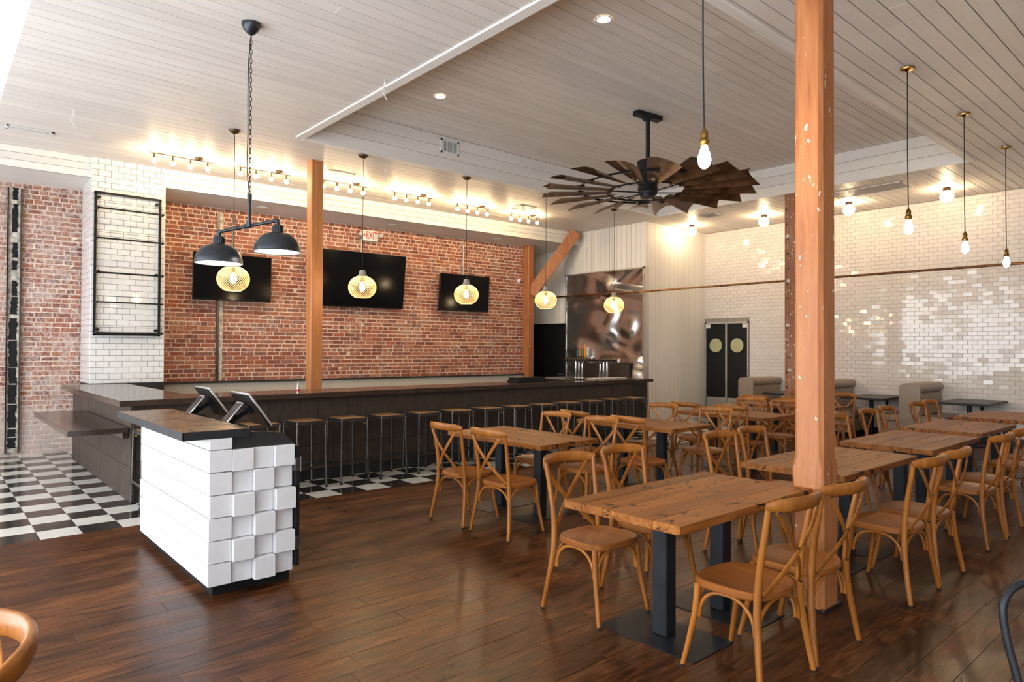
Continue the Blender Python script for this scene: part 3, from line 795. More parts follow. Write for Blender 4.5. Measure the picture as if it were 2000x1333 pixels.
g = G(); g.tube(spline([(-.30, .05, .008), (-.15, -.06, .008), (0, .02, .035), (.12, .10, .03), (.28, .04, .008), (.32, -.06, .008), (.15, -.12, .008), (-.2, -.12, .008)], 6), .007, 6); obj('hose', g, 'cord', t)

# ---- bar stools
def make_stool():
    t = thing('bar_stool', 'x', 'stool')
    g = G(); g.cbox(-.165, .165, -.165, .165, .752, .775, .006); obj('seat', g, 'stool_seat', t)
    g = G()
    for a, b_, c_, d in ((-.178, .178, -.178, -.168), (-.178, .178, .168, .178), (-.178, -.168, -.168, .168), (.168, .178, -.168, .168)): g.box(a, b_, c_, d, .735, .772)
    obj('seat_frame', g, 'raw_steel', t)
    for sx in (-1, 1):
        for sy in (-1, 1):
            g = G(); g.tube(spline([(sx*.165, sy*.165, .765), (sx*.174, sy*.174, .74), (sx*.172, sy*.172, .69), (sx*.185, sy*.185, .015)], 4), .013, 8)
            lg = obj('leg', g, 'raw_steel', t)
            g = G(); g.lathe([(.016, 0), (.018, .02), (.013, .03)], 8, (sx*.185, sy*.185, 0)); obj('foot', g, 'black', lg)
            g = G(); g.lathe([(.0001, -.016), (.012, -.008), (.012, .008), (.0001, .016)], 8, (sx*.150, sy*.150, .705)); g.tube([(sx*.150, sy*.150, .705), (sx*.168, sy*.168, .725)], .005, 6); obj('wing_nut', g, 'brass', t)
    for a, b_ in (((-1, -1), (1, -1)), ((1, -1), (1, 1)), ((1, 1), (-1, 1)), ((-1, 1), (-1, -1))):
        g = G(); z = .24; k = .181; p, q = Vector((a[0]*k, a[1]*k, z)), Vector((b_[0]*k, b_[1]*k, z)); d = (q-p).normalized()
        slab(g, p, q, d.cross(Z), Z, .005, .014); obj('foot_rail', g, 'raw_steel', t)
    return t
st0 = make_stool()
sx_list = [1.80, 2.30, 2.81]+[3.345+.5445*k for k in range(12)]
for k, x in enumerate(sx_list):
    o = st0 if k == 0 else copy_tree(st0)
    n = len(sx_list)-1-k
    lab = ('metal bar stool with square wooden seat, %s from the steel-clad wall end of the bar' % ORD[n]) if k else 'metal bar stool tucked against the bar corner under the low counter side'
    tag(o, lab, 'stool', 'metal stools along the bar')
    o.location = (x, 7.475 if k else 7.56, 0); o.rotation_euler = (0, 0, random.uniform(-.05, .05))

# ---- beer taps
TYC = 10.22
t = thing('tap_counter', 'stainless service counter against the steel wall carrying the beer taps', 'counter', (11.4, 10.1, 0))
g = G(); g.cbox(11.02, 11.76, 8.95, 11.40, .92, .965, .004); obj('worktop', g, 'alu', t, off=t.location)
g = G(); g.box(11.06, 11.76, 9.0, 11.36, 0.08, .92); obj('cabinet', g, 'dark_panel', t, off=t.location)
g = G(); g.box(11.70, 11.76, 9.45, 11.0, .965, 1.30); obj('splash_board', g, 'bar_panel', t, off=t.location)
t = thing('beer_tower', 'long chrome beer tap tower with a row of black-handled faucets', 'beer taps', (11.32, TYC, .966))
g = G(); g.tube([(0, -.78, .405), (0, .78, .405)], .040, 16); obj('manifold', g, 'chrome', t)
for y in (-.78, .78):
    g = G(); g.lathe([(.043, -.012), (.043, .012), (.0001, .012)] if y > 0 else [(.0001, -.012), (.043, -.012), (.043, .012)], 16, (0, y, .405), 'y'); obj('end_cap', g, 'chrome', t)
for y in (-.47, -.37, -.27, .27, .37, .47):
    g = G(); g.lathe([(.055, .0), (.055, .012), (.030, .022), (.030, .38)], 14, (0, y, 0)); obj('pillar', g, 'chrome', t)
hand = {14: ('teal', .17), 13: ('handle_red', .26), 12: ('handle_green', .22), 11: ('orange', .30), 10: ('handle_white', .25), 9: ('handle_grey', .20)}
for k in range(20):
    y = -.74+k*1.48/19
    g = G(); g.lathe([(.018, -.065), (.018, -.035)], 8, (0, y, .405), 'x'); g.tube([(-.06, y, .405), (-.085, y, .395), (-.095, y, .33)], [.012, .012, .009], 8); f = obj('faucet', g, 'black', t)
    g = G(); g.lathe([(.012, .0), (.015, .025), (.009, .05)], 8, (-.06, y, .41)); obj('lever_collar', g, 'bronze', f)
    if k in hand:
        c_, h = hand[k]; g = G(); g.lathe([(.010, .05), (.014, .07), (.030, .085), (.036, .05+h*.6), (.030, .05+h), (.0001, .052+h)], 10, (-.06, y+.0, .41)); obj('tap_handle', g, c_, t)
t = thing('folded_towel', 'flat cream board resting on the counter end before the beer taps', 'board', (9.55, 8.22, CZ))
g = G(); g.cbox(-.45, .45, -.10, .10, 0, .02, .004); obj('board', g, 'panel_white', t, angle=0); t.name = 'serving_board'

# ================================================================== TABLES
def make_table():
    t = thing('dining_table', 'x', 'table')
    L, W, z = 1.40, .78, .75
    g = G(); g.box(-L/2+.03, L/2-.03, -W/2+.03, W/2-.03, z-.042, z-.02); top = obj('tabletop', g, 'black', t)
    ws = [.0, .165, .32, .49, .645, .78]
    for a, b_ in zip(ws[:-1], ws[1:]):
        g = G(); g.cbox(-L/2, L/2, a-W/2+.0008, b_-W/2-.0008, z-.045, z, .003); obj('plank', g, 'tabletop', top, angle=.3)
    for sx in (-.29, .29):
        g = G(); g.cbox(sx-.048, sx+.048, -.048, .048, .005, z-.05, .006); lg = obj('leg', g, 'black_steel', t, angle=.3)
        g = G(); g.box(sx-.19, sx+.19, -.32, .32, .0005, .0055); obj('base_plate', g, 'black_steel', lg)
        g = G(); g.box(sx-.12, sx+.12, -.25, .25, z-.052, z-.044); obj('mounting_plate', g, 'black_steel', lg)
    return t
tb0 = make_table(); first = True
TAB = []
ordp = ['the table touching the big chamfered post', 'the first table past the big post', 'the second table past the big post', 'the third table past the big post', 'the fourth table past the big post']
tabs_R = [(3.455, 2.30), (5.43, 2.345), (7.235, 2.36), (8.98, 2.43), (10.90, 2.46)]
tabs_T = [(4.51, 5.02), (6.45, 5.01), (8.37, 4.97), (10.35, 5.10)]
lab_R = ['reclaimed wood dining table touching the big chamfered timber post']+['reclaimed wood dining table, %s past the big post toward the tiled wall' % ORD[k] for k in range(4)]
lab_T = ['reclaimed wood dining table in the row along the bar, %s from the host stand' % ORD[k] for k in range(4)]
for k, (x, y) in enumerate(tabs_R+tabs_T):
    o = tb0 if k == 0 else copy_tree(tb0)
    o.location = (x, y, 0); o.rotation_euler = (0, 0, 0 if k < 5 else PI/2)
    tag(o, (lab_R+lab_T)[k], 'table', 'reclaimed wood dining tables')

# ================================================================== CHAIRS (front = +y)
def make_chair():
    t = thing('dining_chair', 'x', 'chair')
    def seat_outline(k=1.0, n=40):
        out = []
        for i in range(n):
            th = 2*PI*i/n; c_, s_ = math.cos(th), math.sin(th); e = .62
            x = .215*math.copysign(abs(c_)**e, c_); y = .205*math.copysign(abs(s_)**e, s_)
            x *= 1.0+.06*(y/.205)           # a little wider in front
            out.append((x*k, y*k+.01))
        return out
    g = G(); o1, o2, o3 = seat_outline(.985), seat_outline(1.0), seat_outline(.80); n = len(o1); vs = []
    for ol, z in ((o1, .425), (o2, .431), (o2, .455), (seat_outline(.97), .462), (seat_outline(.85), .4615), (o3, .4575), (seat_outline(.3), .4535)): vs += [(p[0], p[1], z) for p in ol]
    fs = [tuple(range(n-1, -1, -1)), tuple(range(6*n, 7*n))]+[(k*n+j, k*n+(j+1) % n, k*n+n+(j+1) % n, k*n+n+j) for k in range(6) for j in range(n)]
    g.add(vs, fs); obj('seat', g, 'seat', t, angle=.45)
    for sx in (-1, 1):
        path = spline([(sx*.245, -.225, .012), (sx*.228, -.200, .16), (sx*.207, -.178, .32), (sx*.196, -.172, .45), (sx*.194, -.182, .60), (sx*.202, -.208, .76), (sx*.212, -.232, .895)], 5)
        m = len(path); g = G(); g.tube(path, [.0145+.004*math.sin(PI*min(1, i/m*1.15)) for i in range(m)], 10); p = obj('back_post', g, 'chair', t, angle=1.2)
        g = G(); g.lathe([(.012, 0), (.015, .012), (.012, .015)], 8, (sx*.246, -.226, 0)); obj('foot_glide', g, 'raw_steel', p)
        path = spline([(sx*.218, .222, .012), (sx*.206, .200, .12), (sx*.192, .172, .28), (sx*.184, .160, .43)], 5); m = len(path)
        g = G(); g.tube(path, [.0125+.006*(i/m) for i in range(m)], 10); p = obj('front_leg', g, 'chair', t, angle=1.2)
        g = G(); g.lathe([(.011, 0), (.014, .012), (.011, .015)], 8, (sx*.219, .223, 0)); obj('foot_glide', g, 'raw_steel', p)
    # bent top rail, behind the posts
    pts = []
    for i in range(17):
        u = -1+i/8; pts.append((u*.228, -.240-.080*(1-u*u)+.012*abs(u)**6, .893+.010*(1-u*u)))
    rr = [.5, .82]+[1]*13+[.82, .5]
    g = G(); g.tube(pts, rr, 12, sec=(.034, .0165), upv=(0, -.12, 1)); obj('top_rail', g, 'chair', t, angle=1.2)
    # crossing slats
    for sx in (-1, 1):
        pts = bez((sx*.188, -.264, .872), (sx*.10, -.29, .74), (-sx*.06, -.262, .60), (-sx*.176, -.184, .462), 12)
        g = G(); g.tube([(p[0], p[1]-.004*sx, p[2]) for p in pts], 1.0, 8, sec=(.0165, .0048), upv=(sx*.75, 0, -.66)); s_ = obj('cross_slat', g, 'chair', t, angle=.9)
        for q in (pts[0], pts[-1]):
            g = G(); g.ball((q[0], q[1]-.007, q[2]-.004), .0065, 8, 5); obj('bolt', g, 'black_steel', s_)
    g = G(); g.ball((0, -.268, .672), .006, 8, 5); obj('bolt', g, 'black_steel', t)
    # bent hoops under the seat
    def hoop(p, q, zt):
        p, q = Vector(p), Vector(q); n_ = 22
        pts = [(p+q)/2-(q-p)*.5*math.copysign(abs(math.cos(PI*i/n_))**.85, math.cos(PI*i/n_))+Z*((zt-p.z)*math.sin(PI*i/n_)**.9 if 0 < i < n_ else 0) for i in range(n_+1)]
        g = G(); g.tube(pts, .0098, 8); obj('hoop_brace', g, 'chair', t, angle=1.2)
    zb = .265
    hoop((-.178, .168, zb), (.178, .168, zb), .416); hoop((-.192, -.172, zb), (.192, -.172, zb), .416)
    for sx in (-1, 1): hoop((sx*.190, -.156, zb), (sx*.184, .150, zb), .416)
    return t
ch0 = make_chair(); nch = 0
PLATES = []
for _k, (_x, _y) in enumerate(tabs_R+tabs_T):
    for _s in (-.29, .29):
        PLATES.append((_x+_s-.19, _x+_s+.19, _y-.32, _y+.32) if _k < 5 else (_x-.32, _x+.32, _y+_s-.19, _y+_s+.19))
def chair(x, y, face, label, jit=.035, h=None):
    global nch
    o = ch0 if nch == 0 else copy_tree(ch0); nch += 1
    rz = face+(random.uniform(-jit, jit) if h is None else h); o.location = (x, y, 0); o.rotation_euler = (0, 0, rz)
    for sx in (-1, 1):          # a front foot on a table's base plate: the chair stands on it, tipped by the plate's thickness
        fx, fy = x+math.cos(rz)*sx*.219-math.sin(rz)*.223, y+math.sin(rz)*sx*.219+math.cos(rz)*.223
        if any(a-.016 < fx < b_+.016 and c_-.016 < fy < d+.016 for a, b_, c_, d in PLATES): o.rotation_euler = (.0118, 0, rz); o.location = (x, y, .0026)
    tag(o, label, 'chair', 'cross-back dining chairs')
NORTH, SOUTHF, EASTF, WESTF = 0.0, PI, -PI/2, PI/2
tR = ['table touching the big post', 'first table past the big post', 'second table past big post', 'third table past big post', 'fourth table past big post']
def lab(tab, side, which): return 'honey cross-back chair at %s, %s, %s' % (tab, side, which)
RN = [[(3.145, 2.785), (3.695, 2.79)], [(4.95, 2.80), (5.50, 2.81)], [(6.72, 2.83), (7.30, 2.83)], [(8.28, 2.90), (8.86, 2.90)], [(9.93, 2.92), (10.46, 2.92)]]
RS = [[(3.125, 1.775), (3.660, 1.77)], [(4.92, 1.75), (5.455, 1.75)], [(6.70, 1.77), (7.30, 1.78)], [(8.45, 1.80), (9.02, 1.82)], [(10.3, 1.85)]]
for k in range(5):
    for i, (x, y) in enumerate(RN[k]): chair(x, y, SOUTHF, lab(tR[k], 'bar side', ('host-stand end', 'tile-wall end')[i]))
    for i, (x, y) in enumerate(RS[k]): chair(x, y, NORTH, lab(tR[k], 'side away from bar', ('host-stand end', 'tile-wall end')[i]))
TWs = [[(3.865, 5.07), (3.885, 4.48)], [(5.72, 5.20), (5.66, 4.40)], [(7.74, 5.12), (7.77, 4.47)], [(9.72, 5.25), (9.72, 4.62)]]
TEs = [[(4.92, 5.18), (4.90, 4.51)], [(6.82, 5.16), (6.84, 4.41)], [(8.74, 5.03), (8.78, 4.52)], [(10.82, 5.25), (10.84, 4.62)]]
tT = ['%s bar-row table from host stand' % ORD[k] for k in range(4)]
for k in range(4):
    for i, (x, y) in enumerate(TWs[k]): chair(x, y, EASTF, lab(tT[k], 'host-stand side', ('nearer bar', 'farther from bar')[i]))
    for i, (x, y) in enumerate(TEs[k]): chair(x, y, WESTF, lab(tT[k], 'tile-wall side', ('nearer bar', 'farther from bar')[i]))
_o = atz(58, 1245, .90)-X*.32
chair(_o.x, _o.y, WESTF, 'honey cross-back chair standing alone on the dark floor apart from every table', h=0.0)

# ---- black metal chair at the right edge
t = thing('metal_chair', 'black metal chair with a looped tube back, standing alone on dark floor', 'chair', (2.80, .47, 0), 0)
_p = atz(1958, 1165, .80); _c, _s = math.cos(-.72), math.sin(-.72); t.location = (_p.x-(_c*-.2-_s*.24), _p.y-(_s*-.2+_c*.24), 0)
g = G()
back = spline([(-.17, .17, .44), (-.185, .20, .56), (-.20, .225, .68), (-.195, .24, .78), (-.13, .25, .838), (0, .255, .85), (.13, .25, .838), (.195, .24, .78), (.20, .225, .68), (.185, .20, .56), (.17, .17, .44)], 6)
g.tube(back, .0125, 10); obj('back_frame', g, 'black_steel', t, angle=1.2)
g = G(); pts = [(-.055, .262, .84), (.055, .262, .84), (.045, .19, .45), (-.045, .19, .45)]
g.add([(x, y, z) for x, y, z in pts]+[(x, y-.006, z) for x, y, z in pts], [(0, 1, 2, 3), (7, 6, 5, 4), (0, 4, 5, 1), (1, 5, 6, 2), (2, 6, 7, 3), (3, 7, 4, 0)]); obj('back_splat', g, 'black_steel', t)
g = G(); n = 28; ol = []
for i in range(n):
    th = 2*PI*i/n; c_, s_ = math.cos(th), math.sin(th); ol.append((.19*math.copysign(abs(c_)**.5, c_), .185*math.copysign(abs(s_)**.5, s_)))
g.prism(ol, .43, .45, 'z'); obj('seat', g, 'black_steel', t)
for sx in (-1, 1):
    for sy in (-1, 1):
        g = G(); g.tube([(sx*.15, sy*.15, .435), (sx*.22, sy*.23, .004)], [.024, .017], 8); obj('leg', g, 'black_steel', t)
t.rotation_euler = (0, 0, -.72)

# ================================================================== BOOTHS
def make_booth(both=True):
    t = thing('booth_bench', 'x', 'bench')
    x0, x1 = 12.86, TX-.012; L = x1-x0
    g = G(); g.cbox(0, L, -.10, .10, .08, .93, .03); obj('back', g, 'leather', t, angle=.5)
    for sy in (-1, 1):
        g = G(); g.tube([(.05, sy*.075, .955), (L-.01, sy*.075, .955)], .088, 16); obj('head_roll', g, 'leather', t)
        pads = [(.47, .88)]
        for a, b_ in pads:
            g = G(); g.cbox(.03, L-.01, sy*.10-.035, sy*.10+.035, a, b_, .028); obj('back_cushion', g, 'leather', t, angle=.5)
        g = G(); a, b_ = sorted((sy*.10, sy*.55)); g.cbox(.0, L, a, b_, .36, .48, .035); obj('seat_cushion', g, 'leather', t, angle=.5)
        g = G(); a, b_ = sorted((sy*.10, sy*.50)); g.box(.02, L, a, b_, .10, .362); obj('seat_base', g, 'leather', t)
        g = G(); a, b_ = sorted((sy*.10, sy*.46)); g.box(.05, L, a, b_, .0, .105); obj('plinth', g, 'black', t)
    g = G(); g.prism([(-.17, .02), (.17, .02), (.165, .98), (.13, 1.035), (.0, 1.05), (-.13, 1.035), (-.165, .98)], -.02, .035, 'x'); obj('end_panel', g, 'leather', t, angle=.4)
    return t
b0 = make_booth()
for k, (y, nm) in enumerate(((4.22, 'taupe vinyl booth bench with rolled top between the two farthest-apart black booth tables'), (5.76, 'x'), (7.30, 'x'))):
    o = b0 if k == 0 else copy_tree(b0); o.location = (12.855, y, 0)
    tag(o, ('taupe vinyl booth bench with rolled top, farthest from the black swing doors', 'taupe vinyl booth bench with rolled top, middle one along the tiled wall', 'taupe vinyl booth bench with rolled top, next to the black swing doors')[k], 'bench', 'booth benches along the tiled wall')
def make_btable():
    t = thing('booth_table', 'x', 'table')
    g = G(); g.cbox(-.60, .60, -.36, .36, .715, .755, .004); obj('tabletop', g, 'dark_panel', t)
    g = G(); g.box(-.615, .615, -.37, .37, .722, .748); obj('edge_band', g, 'black_steel', t)
    g = G(); g.tube([(-.15, 0, .02), (-.15, 0, .72)], .038, 10); obj('leg', g, 'black_steel', t)
    g = G(); g.cbox(-.42, .12, -.035, .035, .0, .03, .005); g.cbox(-.185, -.115, -.27, .27, .0, .03, .005); obj('cross_foot', g, 'black_steel', t)
    g = G(); g.prism([(.595, .70), (.595, .46), (.55, .70)], -.02, .02, 'y'); g.box(.3, .595, -.05, .05, .69, .716); obj('wall_bracket', g, 'black_steel', t)
    return t
bt0 = make_btable()
for k, y in enumerate((3.46, 5.02, 6.56)):
    o = bt0 if k == 0 else copy_tree(bt0); o.location = (13.47, y, 0)
    tag(o, ('black booth table against the tiled wall, farthest from the swing doors', 'black booth table against the tiled wall, middle one of the three', 'black booth table against the tiled wall, nearest the swing doors')[k], 'table', 'black booth tables')

# ================================================================== HOST STAND
HX0, HY0 = 1.38, 4.50
t = thing('host_stand', 'white timber-block host stand with brown metal top on black plinth', 'host stand', (1.66, 5.4, 0))
L_ = t.location.copy()
g = G(); g.box(1.425, 1.935, 4.565, 6.24, .0, .085); obj('plinth', g, 'black', t, off=L_)
rows = [.072, .218, .364, .510, .656, .802, .948]
rh = random.Random(8)
for a, b_ in zip(rows[:-1], rows[1:]):
    g = G(); e = rh.uniform(-.004, .004); g.cbox(HX0+e, HX0+.142, HY0+rh.uniform(-.004, .004), 6.29, a+.0032, b_-.0032, .002); obj('timber', g, 'host_white', t, off=L_, angle=.3)
g = G(); g.cbox(HX0, HX0+.142, HY0, 6.29, .949, 1.022, .0035); obj('timber', g, 'host_white', t, off=L_, angle=.3)
g = G(); g.box(HX0+.143, 1.945, HY0+.06, 6.27, .072, .945); obj('carcass', g, 'dark_panel', t, off=L_)
pat = [(.0, .03, .0), (.035, .0, .05), (-.035, .03, -.035), (.03, -.03, .035), (-.035, .035, -.02), (.03, -.035, .03)]   # top row first
for r in range(6):
    a, b_ = rows[5-r]-.004+.0, rows[6-r]-.006
    for c_ in range(3):
        x0 = HX0+.1435+c_*.1405; e = (pat[r][c_])*.8
        g = G(); g.cbox(x0+.0006, x0+.1395, HY0+e, HY0+.10+.04, a+.001, b_-.001, .003); obj('end_block', g, 'host_white', t, off=L_, angle=.3)
# raised desk: dark cheek and sloping top
cheek = [(1.524, .940), (1.948, .940), (1.948, .952), (1.86, 1.028), (1.72, 1.045), (1.524, 1.045)]
for y in (HY0+.035, 6.24):
    g = G(); g.prism(cheek, y, y+.02, 'y'); obj('cheek', g, 'dark_panel', t, off=L_)
g = G(); g.prism([(1.524, 1.0), (1.724, 1.0), (1.724, 1.018), (1.524, 1.018)], HY0+.055, 6.24, 'y'); obj('desk_top', g, 'host_top', t, off=L_)
g = G(); g.prism([(1.724, 1.0), (1.95, .945), (1.95, .957), (1.724, 1.018)], HY0+.055, 6.24, 'y'); obj('desk_slope', g, 'host_top', t, off=L_)
g = G(); g.cbox(1.222, 1.632, 4.505, 6.36, 1.022, 1.076, .002); top = obj('top', g, 'host_top', t, off=L_, angle=.3)
g = G()
for a, b_, c_, d in ((1.218, 1.636, 4.501, 4.506), (1.218, 1.223, 4.501, 6.364), (1.632, 1.637, 4.501, 6.364)): g.box(a, b_, c_, d, 1.0215, 1.0745)
obj('edge_band', g, 'iron', top, off=L_)
g = G(); g.box(1.952, 1.978, HY0-.005, 5.35, .10, .93); dr = obj('door', g, 'black', t, off=L_)
for z in (.26, .80):
    g = G(); g.cbox(1.945, 1.984, HY0-.012, HY0+.03, z-.045, z+.045, .003); g.tube([(1.985, HY0-.008, z-.05), (1.985, HY0-.008, z+.05)], .007, 8); obj('hinge', g, 'raw_steel', dr, off=L_)
# ---- two order screens
def tilted(c, wy, hz, tilt, th):
    """slab centred at c, width along y, height hz leaning by tilt about y (top towards -x for positive)"""
    up = Vector((-math.sin(tilt), 0, math.cos(tilt))); n = Y.cross(up); return up, n
def order_station(y, label):
    t = thing('order_terminal', label, 'screen', (1.72, y, 1.016), 0, 'order screens on the host stand')
    g = G(); g.cbox(-.078, .002, -.09, .09, .0, .018, .004); obj('foot', g, 'black', t)
    g = G(); g.tube([(-.03, 0, .015), (.02, 0, .065), (.118, 0, .128)], .018, 8); obj('arm', g, 'black', t)
    g = G(); g.box(-.012, .012, -.045, .045, -.03, .03); h = obj('mount_head', g, 'black', t); h.location = (.112, 0, .126); h.rotation_euler = (0, -.6, 0)
    g = G(); g.cbox(-.008, .008, -.185, .185, -.150, .150, .003); m = obj('monitor', g, 'silver', t); m.location = (.140, 0, .138); m.rotation_euler = (0, -.62, 0)
    g = G(); g.cbox(-.018, -.0065, -.183, .183, -.148, .148, .003); b_ = obj('monitor_back', g, 'tv_frame', m)
    g = G(); g.box(.0075, .0095, -.170, .170, -.135, .135); obj('display', g, 'tv', m)
    g = G(); g.cbox(-.006, .006, -.062, .062, -.105, .105, .003); c_ = obj('customer_screen', g, 'silver', t); c_.location = (-.010, -.01, .107); c_.rotation_euler = (0, .70, 0)
    g = G(); g.box(-.0085, -.0055, -.055, .055, -.092, .092); obj('customer_display', g, 'screen', c_)
    g = G(); g.tube([(-.002, -.01, .10), (.03, 0, .075)], .012, 8); obj('screen_arm', g, 'black', t)
    return t
order_station(6.0, 'silver-edged order screen on the host stand, nearer the bar')
order_station(5.10, 'silver-edged order screen on the host stand, nearer the dining tables')

# ================================================================== WALL THINGS (parallel to the brick wall)
def on_wall(name, label, cat, px, py, off=0.0, group=None):
    p = wall_pt(px, py, off); return thing(name, label, cat, p, WA, group)
def television(cx, cy, wpx, hpx, label, tilt):
    t = on_wall('television', label, 'television', cx, cy, .17, 'televisions on the brick wall')
    a = wall_pt(cx-wpx/2, cy, .17); b_ = wall_pt(cx+wpx/2, cy, .17); W = (b_-a).length
    hh = (wall_pt(cx, cy-hpx/2, .17)-wall_pt(cx, cy+hpx/2, .17)).length
    g = G(); g.cbox(-W/2, W/2, -.02, .03, -hh/2, hh/2, .005); c_ = obj('casing', g, 'tv_frame', t); c_.rotation_euler = (tilt, 0, 0)
    g = G(); g.box(-W/2+.012, W/2-.012, -.0225, -.019, -hh/2+.022, hh/2-.012); obj('screen', g, 'tv', c_)
    g = G(); g.box(-.035, .035, -.0235, -.0215, -hh/2+.006, -hh/2+.014); obj('badge', g, 'grey_plastic', c_)
    g = G(); g.box(-.12, .12, .035, .06, -.15, .15); g.box(-.05, .05, .05, .165, -.06, .06); obj('wall_mount', g, 'black_steel', t)
    return t
television(455.5, 543, 152, 90, 'wide black television on brick wall behind the double dome lamp', .03)
television(702, 547, 182, 108, 'largest black television on brick wall behind the slim timber post', .12)
television(907.5, 573, 96, 71, 'small black television on brick wall, nearest the diagonal brace', .06)
# exit sign with two lamp heads
t = on_wall('exit_sign', 'white exit sign with red letters high on the brick wall above the largest television', 'sign', 723, 461, .10)
g = G(); g.cbox(-.165, .165, -.02, .03, -.105, .105, .006); box_ = obj('housing', g, 'white_plastic', t)
def text_mesh(body, size, name):
    cu = bpy.data.curves.new(name, 'FONT'); cu.body = body; cu.size = size; cu.extrude = .0015; cu.align_x = 'CENTER'; cu.align_y = 'CENTER'; cu.offset = .003
    tmp = bpy.data.objects.new(name, cu); COL.objects.link(tmp); dg = bpy.context.evaluated_depsgraph_get(); dg.update()
    me = bpy.data.meshes.new_from_object(tmp.evaluated_get(dg)); bpy.data.objects.remove(tmp); return me
try:
    me = text_mesh('EXIT', .20, 'lettering'); ob = link('lettering', me, 'red', t); ob.location = (.022, -.0235, 0); ob.rotation_euler = (PI/2, 0, 0); ob.scale = (.62, 1.0, 1)
except Exception as e: print('text', e)
g = G(); g.prism([(-.150, 0), (-.120, .028), (-.120, -.028)], -.0245, -.0205, 'y'); obj('arrow', g, 'red', t)
for sx in (-1, 1):
    g = G(); g.lathe([(.0001, -.055), (.03, -.05), (.046, -.02), (.046, .0), (.028, .02), (.0001, .022)], 14, (sx*.215, -.03, .015), 'y'); g.tube([(sx*.165, 0, .01), (sx*.215, 0, .01)], .012, 8); obj('lamp_head', g, 'grey_plastic', t)
g = G(); g.box(-.06, .06, .02, .10, -.06, .06); obj('back_box', g, 'grey_plastic', t)
# conduits
def conduit(px0, py0, px1, py1, r, off, label, mat='conduit', name='conduit'):
    p, q = wall_pt(px0, py0, off), wall_pt(px1, py1, off); q = Vector((p.x, p.y, q.z))
    t = thing(name, label, 'pipe', (p.x, p.y, min(p.z, q.z)))
    g = G(); g.tube([p, q], r, 8); obj('tube', g, mat, t, off=t.location)
    n = max(2, int(abs(p.z-q.z)/.9))
    for k in range(n):
        z = min(p.z, q.z)+(k+.5)*abs(p.z-q.z)/n; g = G(); g.box(p.x-r*2.4, p.x+r*2.4, p.y-r, p.y+off, z-.012, z+.012); obj('clip', g, mat, t, off=t.location)
    return t
conduit(456, 419, 455, 505, .013, .02, 'thin galvanised conduit dropping to the television behind the double dome lamp')
conduit(706, 452, 706, 505, .013, .02, 'thin galvanised conduit dropping past the exit sign to the largest television')
conduit(905, 477, 905, 540, .013, .02, 'thin galvanised conduit dropping to the smallest television')
# rusty pipe with paint, full height, left of the first television's centre
p = wall_pt(428, 420, .02); q = wall_pt(424, 745, .02)
t = thing('wall_pipe', 'old vertical pipe with peeling paint on the brick wall behind the first television', 'pipe', (p.x, p.y, 1.04))
g = G(); g.box(-.030, .012, -.012, .018, 0, 3.955-1.04); obj('strip', g, 'raw_steel', t)
g = G(); g.box(.012, .075, -.004, .018, 0, 3.955-1.04); obj('patched_mortar', g, 'paint_flake', t)
# black and white steel channel at the street end
p = wall_pt(26, 600, .0)
t = thing('steel_channel', 'tall vertical steel channel with flaking black and white paint on the brick wall', 'beam', (p.x, p.y, 0), WA)
g = G(); g.box(-.085, -.070, -.050, .01, .05, 3.955); obj('flange', g, 'black', t)
g = G(); g.box(.070, .088, -.060, .01, .05, 3.955); obj('flange', g, 'bronze', t)
g = G(); g.box(-.070, .070, -.014, .008, .05, 3.955); obj('web', g, 'paint_flake', t)
rf = random.Random(21); z = .12
while z < 3.85:
    h = rf.uniform(.10, .42); n = 9; w0 = .042 if z > 2.2 else .05
    L1 = [(-w0+rf.uniform(-.012, .012)+(.018 if z > 2.0 else 0), z+h*i/n) for i in range(n+1)]; L2 = [(w0+rf.uniform(-.014, .010), z+h*i/n) for i in range(n+1)]
    g = G(); g.prism(L1+L2[::-1], -.0185, -.0135, 'y'); obj('black_paint_patch', g, 'black', t)
    z += h+rf.uniform(.01, .16 if z > 1.6 else .02)
# small camera dome by the end post
t = on_wall('security_camera', 'small white dome camera on brick wall beside the end post', 'camera', 1013, 549, .0)
g = G(); g.lathe([(.055, .0), (.055, -.02), (.048, -.05), (.03, -.07), (.0001, -.078)], 16, (0, 0, 0), 'y'); obj('dome', g, 'white_plastic', t)
g = G(); g.ball((0, -.062, -.012), .022, 10, 6); obj('lens', g, 'tv', t)

# ---- shelf frame on the tiled column
SY = CY0-.035
def sxz(px, py, y=SY): p = aty(px, py, y); return p.x, p.z
xl, zt = sxz(187, 375); xr, _ = sxz(313, 390); _, zb_ = sxz(183, 653)
t = thing('pipe_shelf', 'black pipe shelf frame with glass shelves on the white tiled column', 'shelf', ((xl+xr)/2, SY, zb_))
O_ = t.location.copy()
for x in (xl, xr):
    g = G(); g.box(x-.016, x+.016, SY-.016, SY+.016, zb_-.02, zt); obj('upright', g, 'black', t, off=O_)
for z in (zt, zb_):
    g = G(); g.box(xl-.016, xr+.016, SY-.016, SY+.016, z-.016, z+.016); obj('cross_bar', g, 'black', t, off=O_)
for x, s_ in ((xl, 1), (xr, -1)):
    for z in (zt-.07, zb_+.07, (zt+zb_)/2-.12):
        g = G(); g.lathe([(.022, -.008), (.022, .03), (.0001, .03)], 10, (x+s_*.045, SY, z), 'y'); g.box(min(x, x+s_*.05), max(x, x+s_*.05), SY-.006, SY+.006, z-.008, z+.008); obj('wall_fixing', g, 'black', t, off=O_)
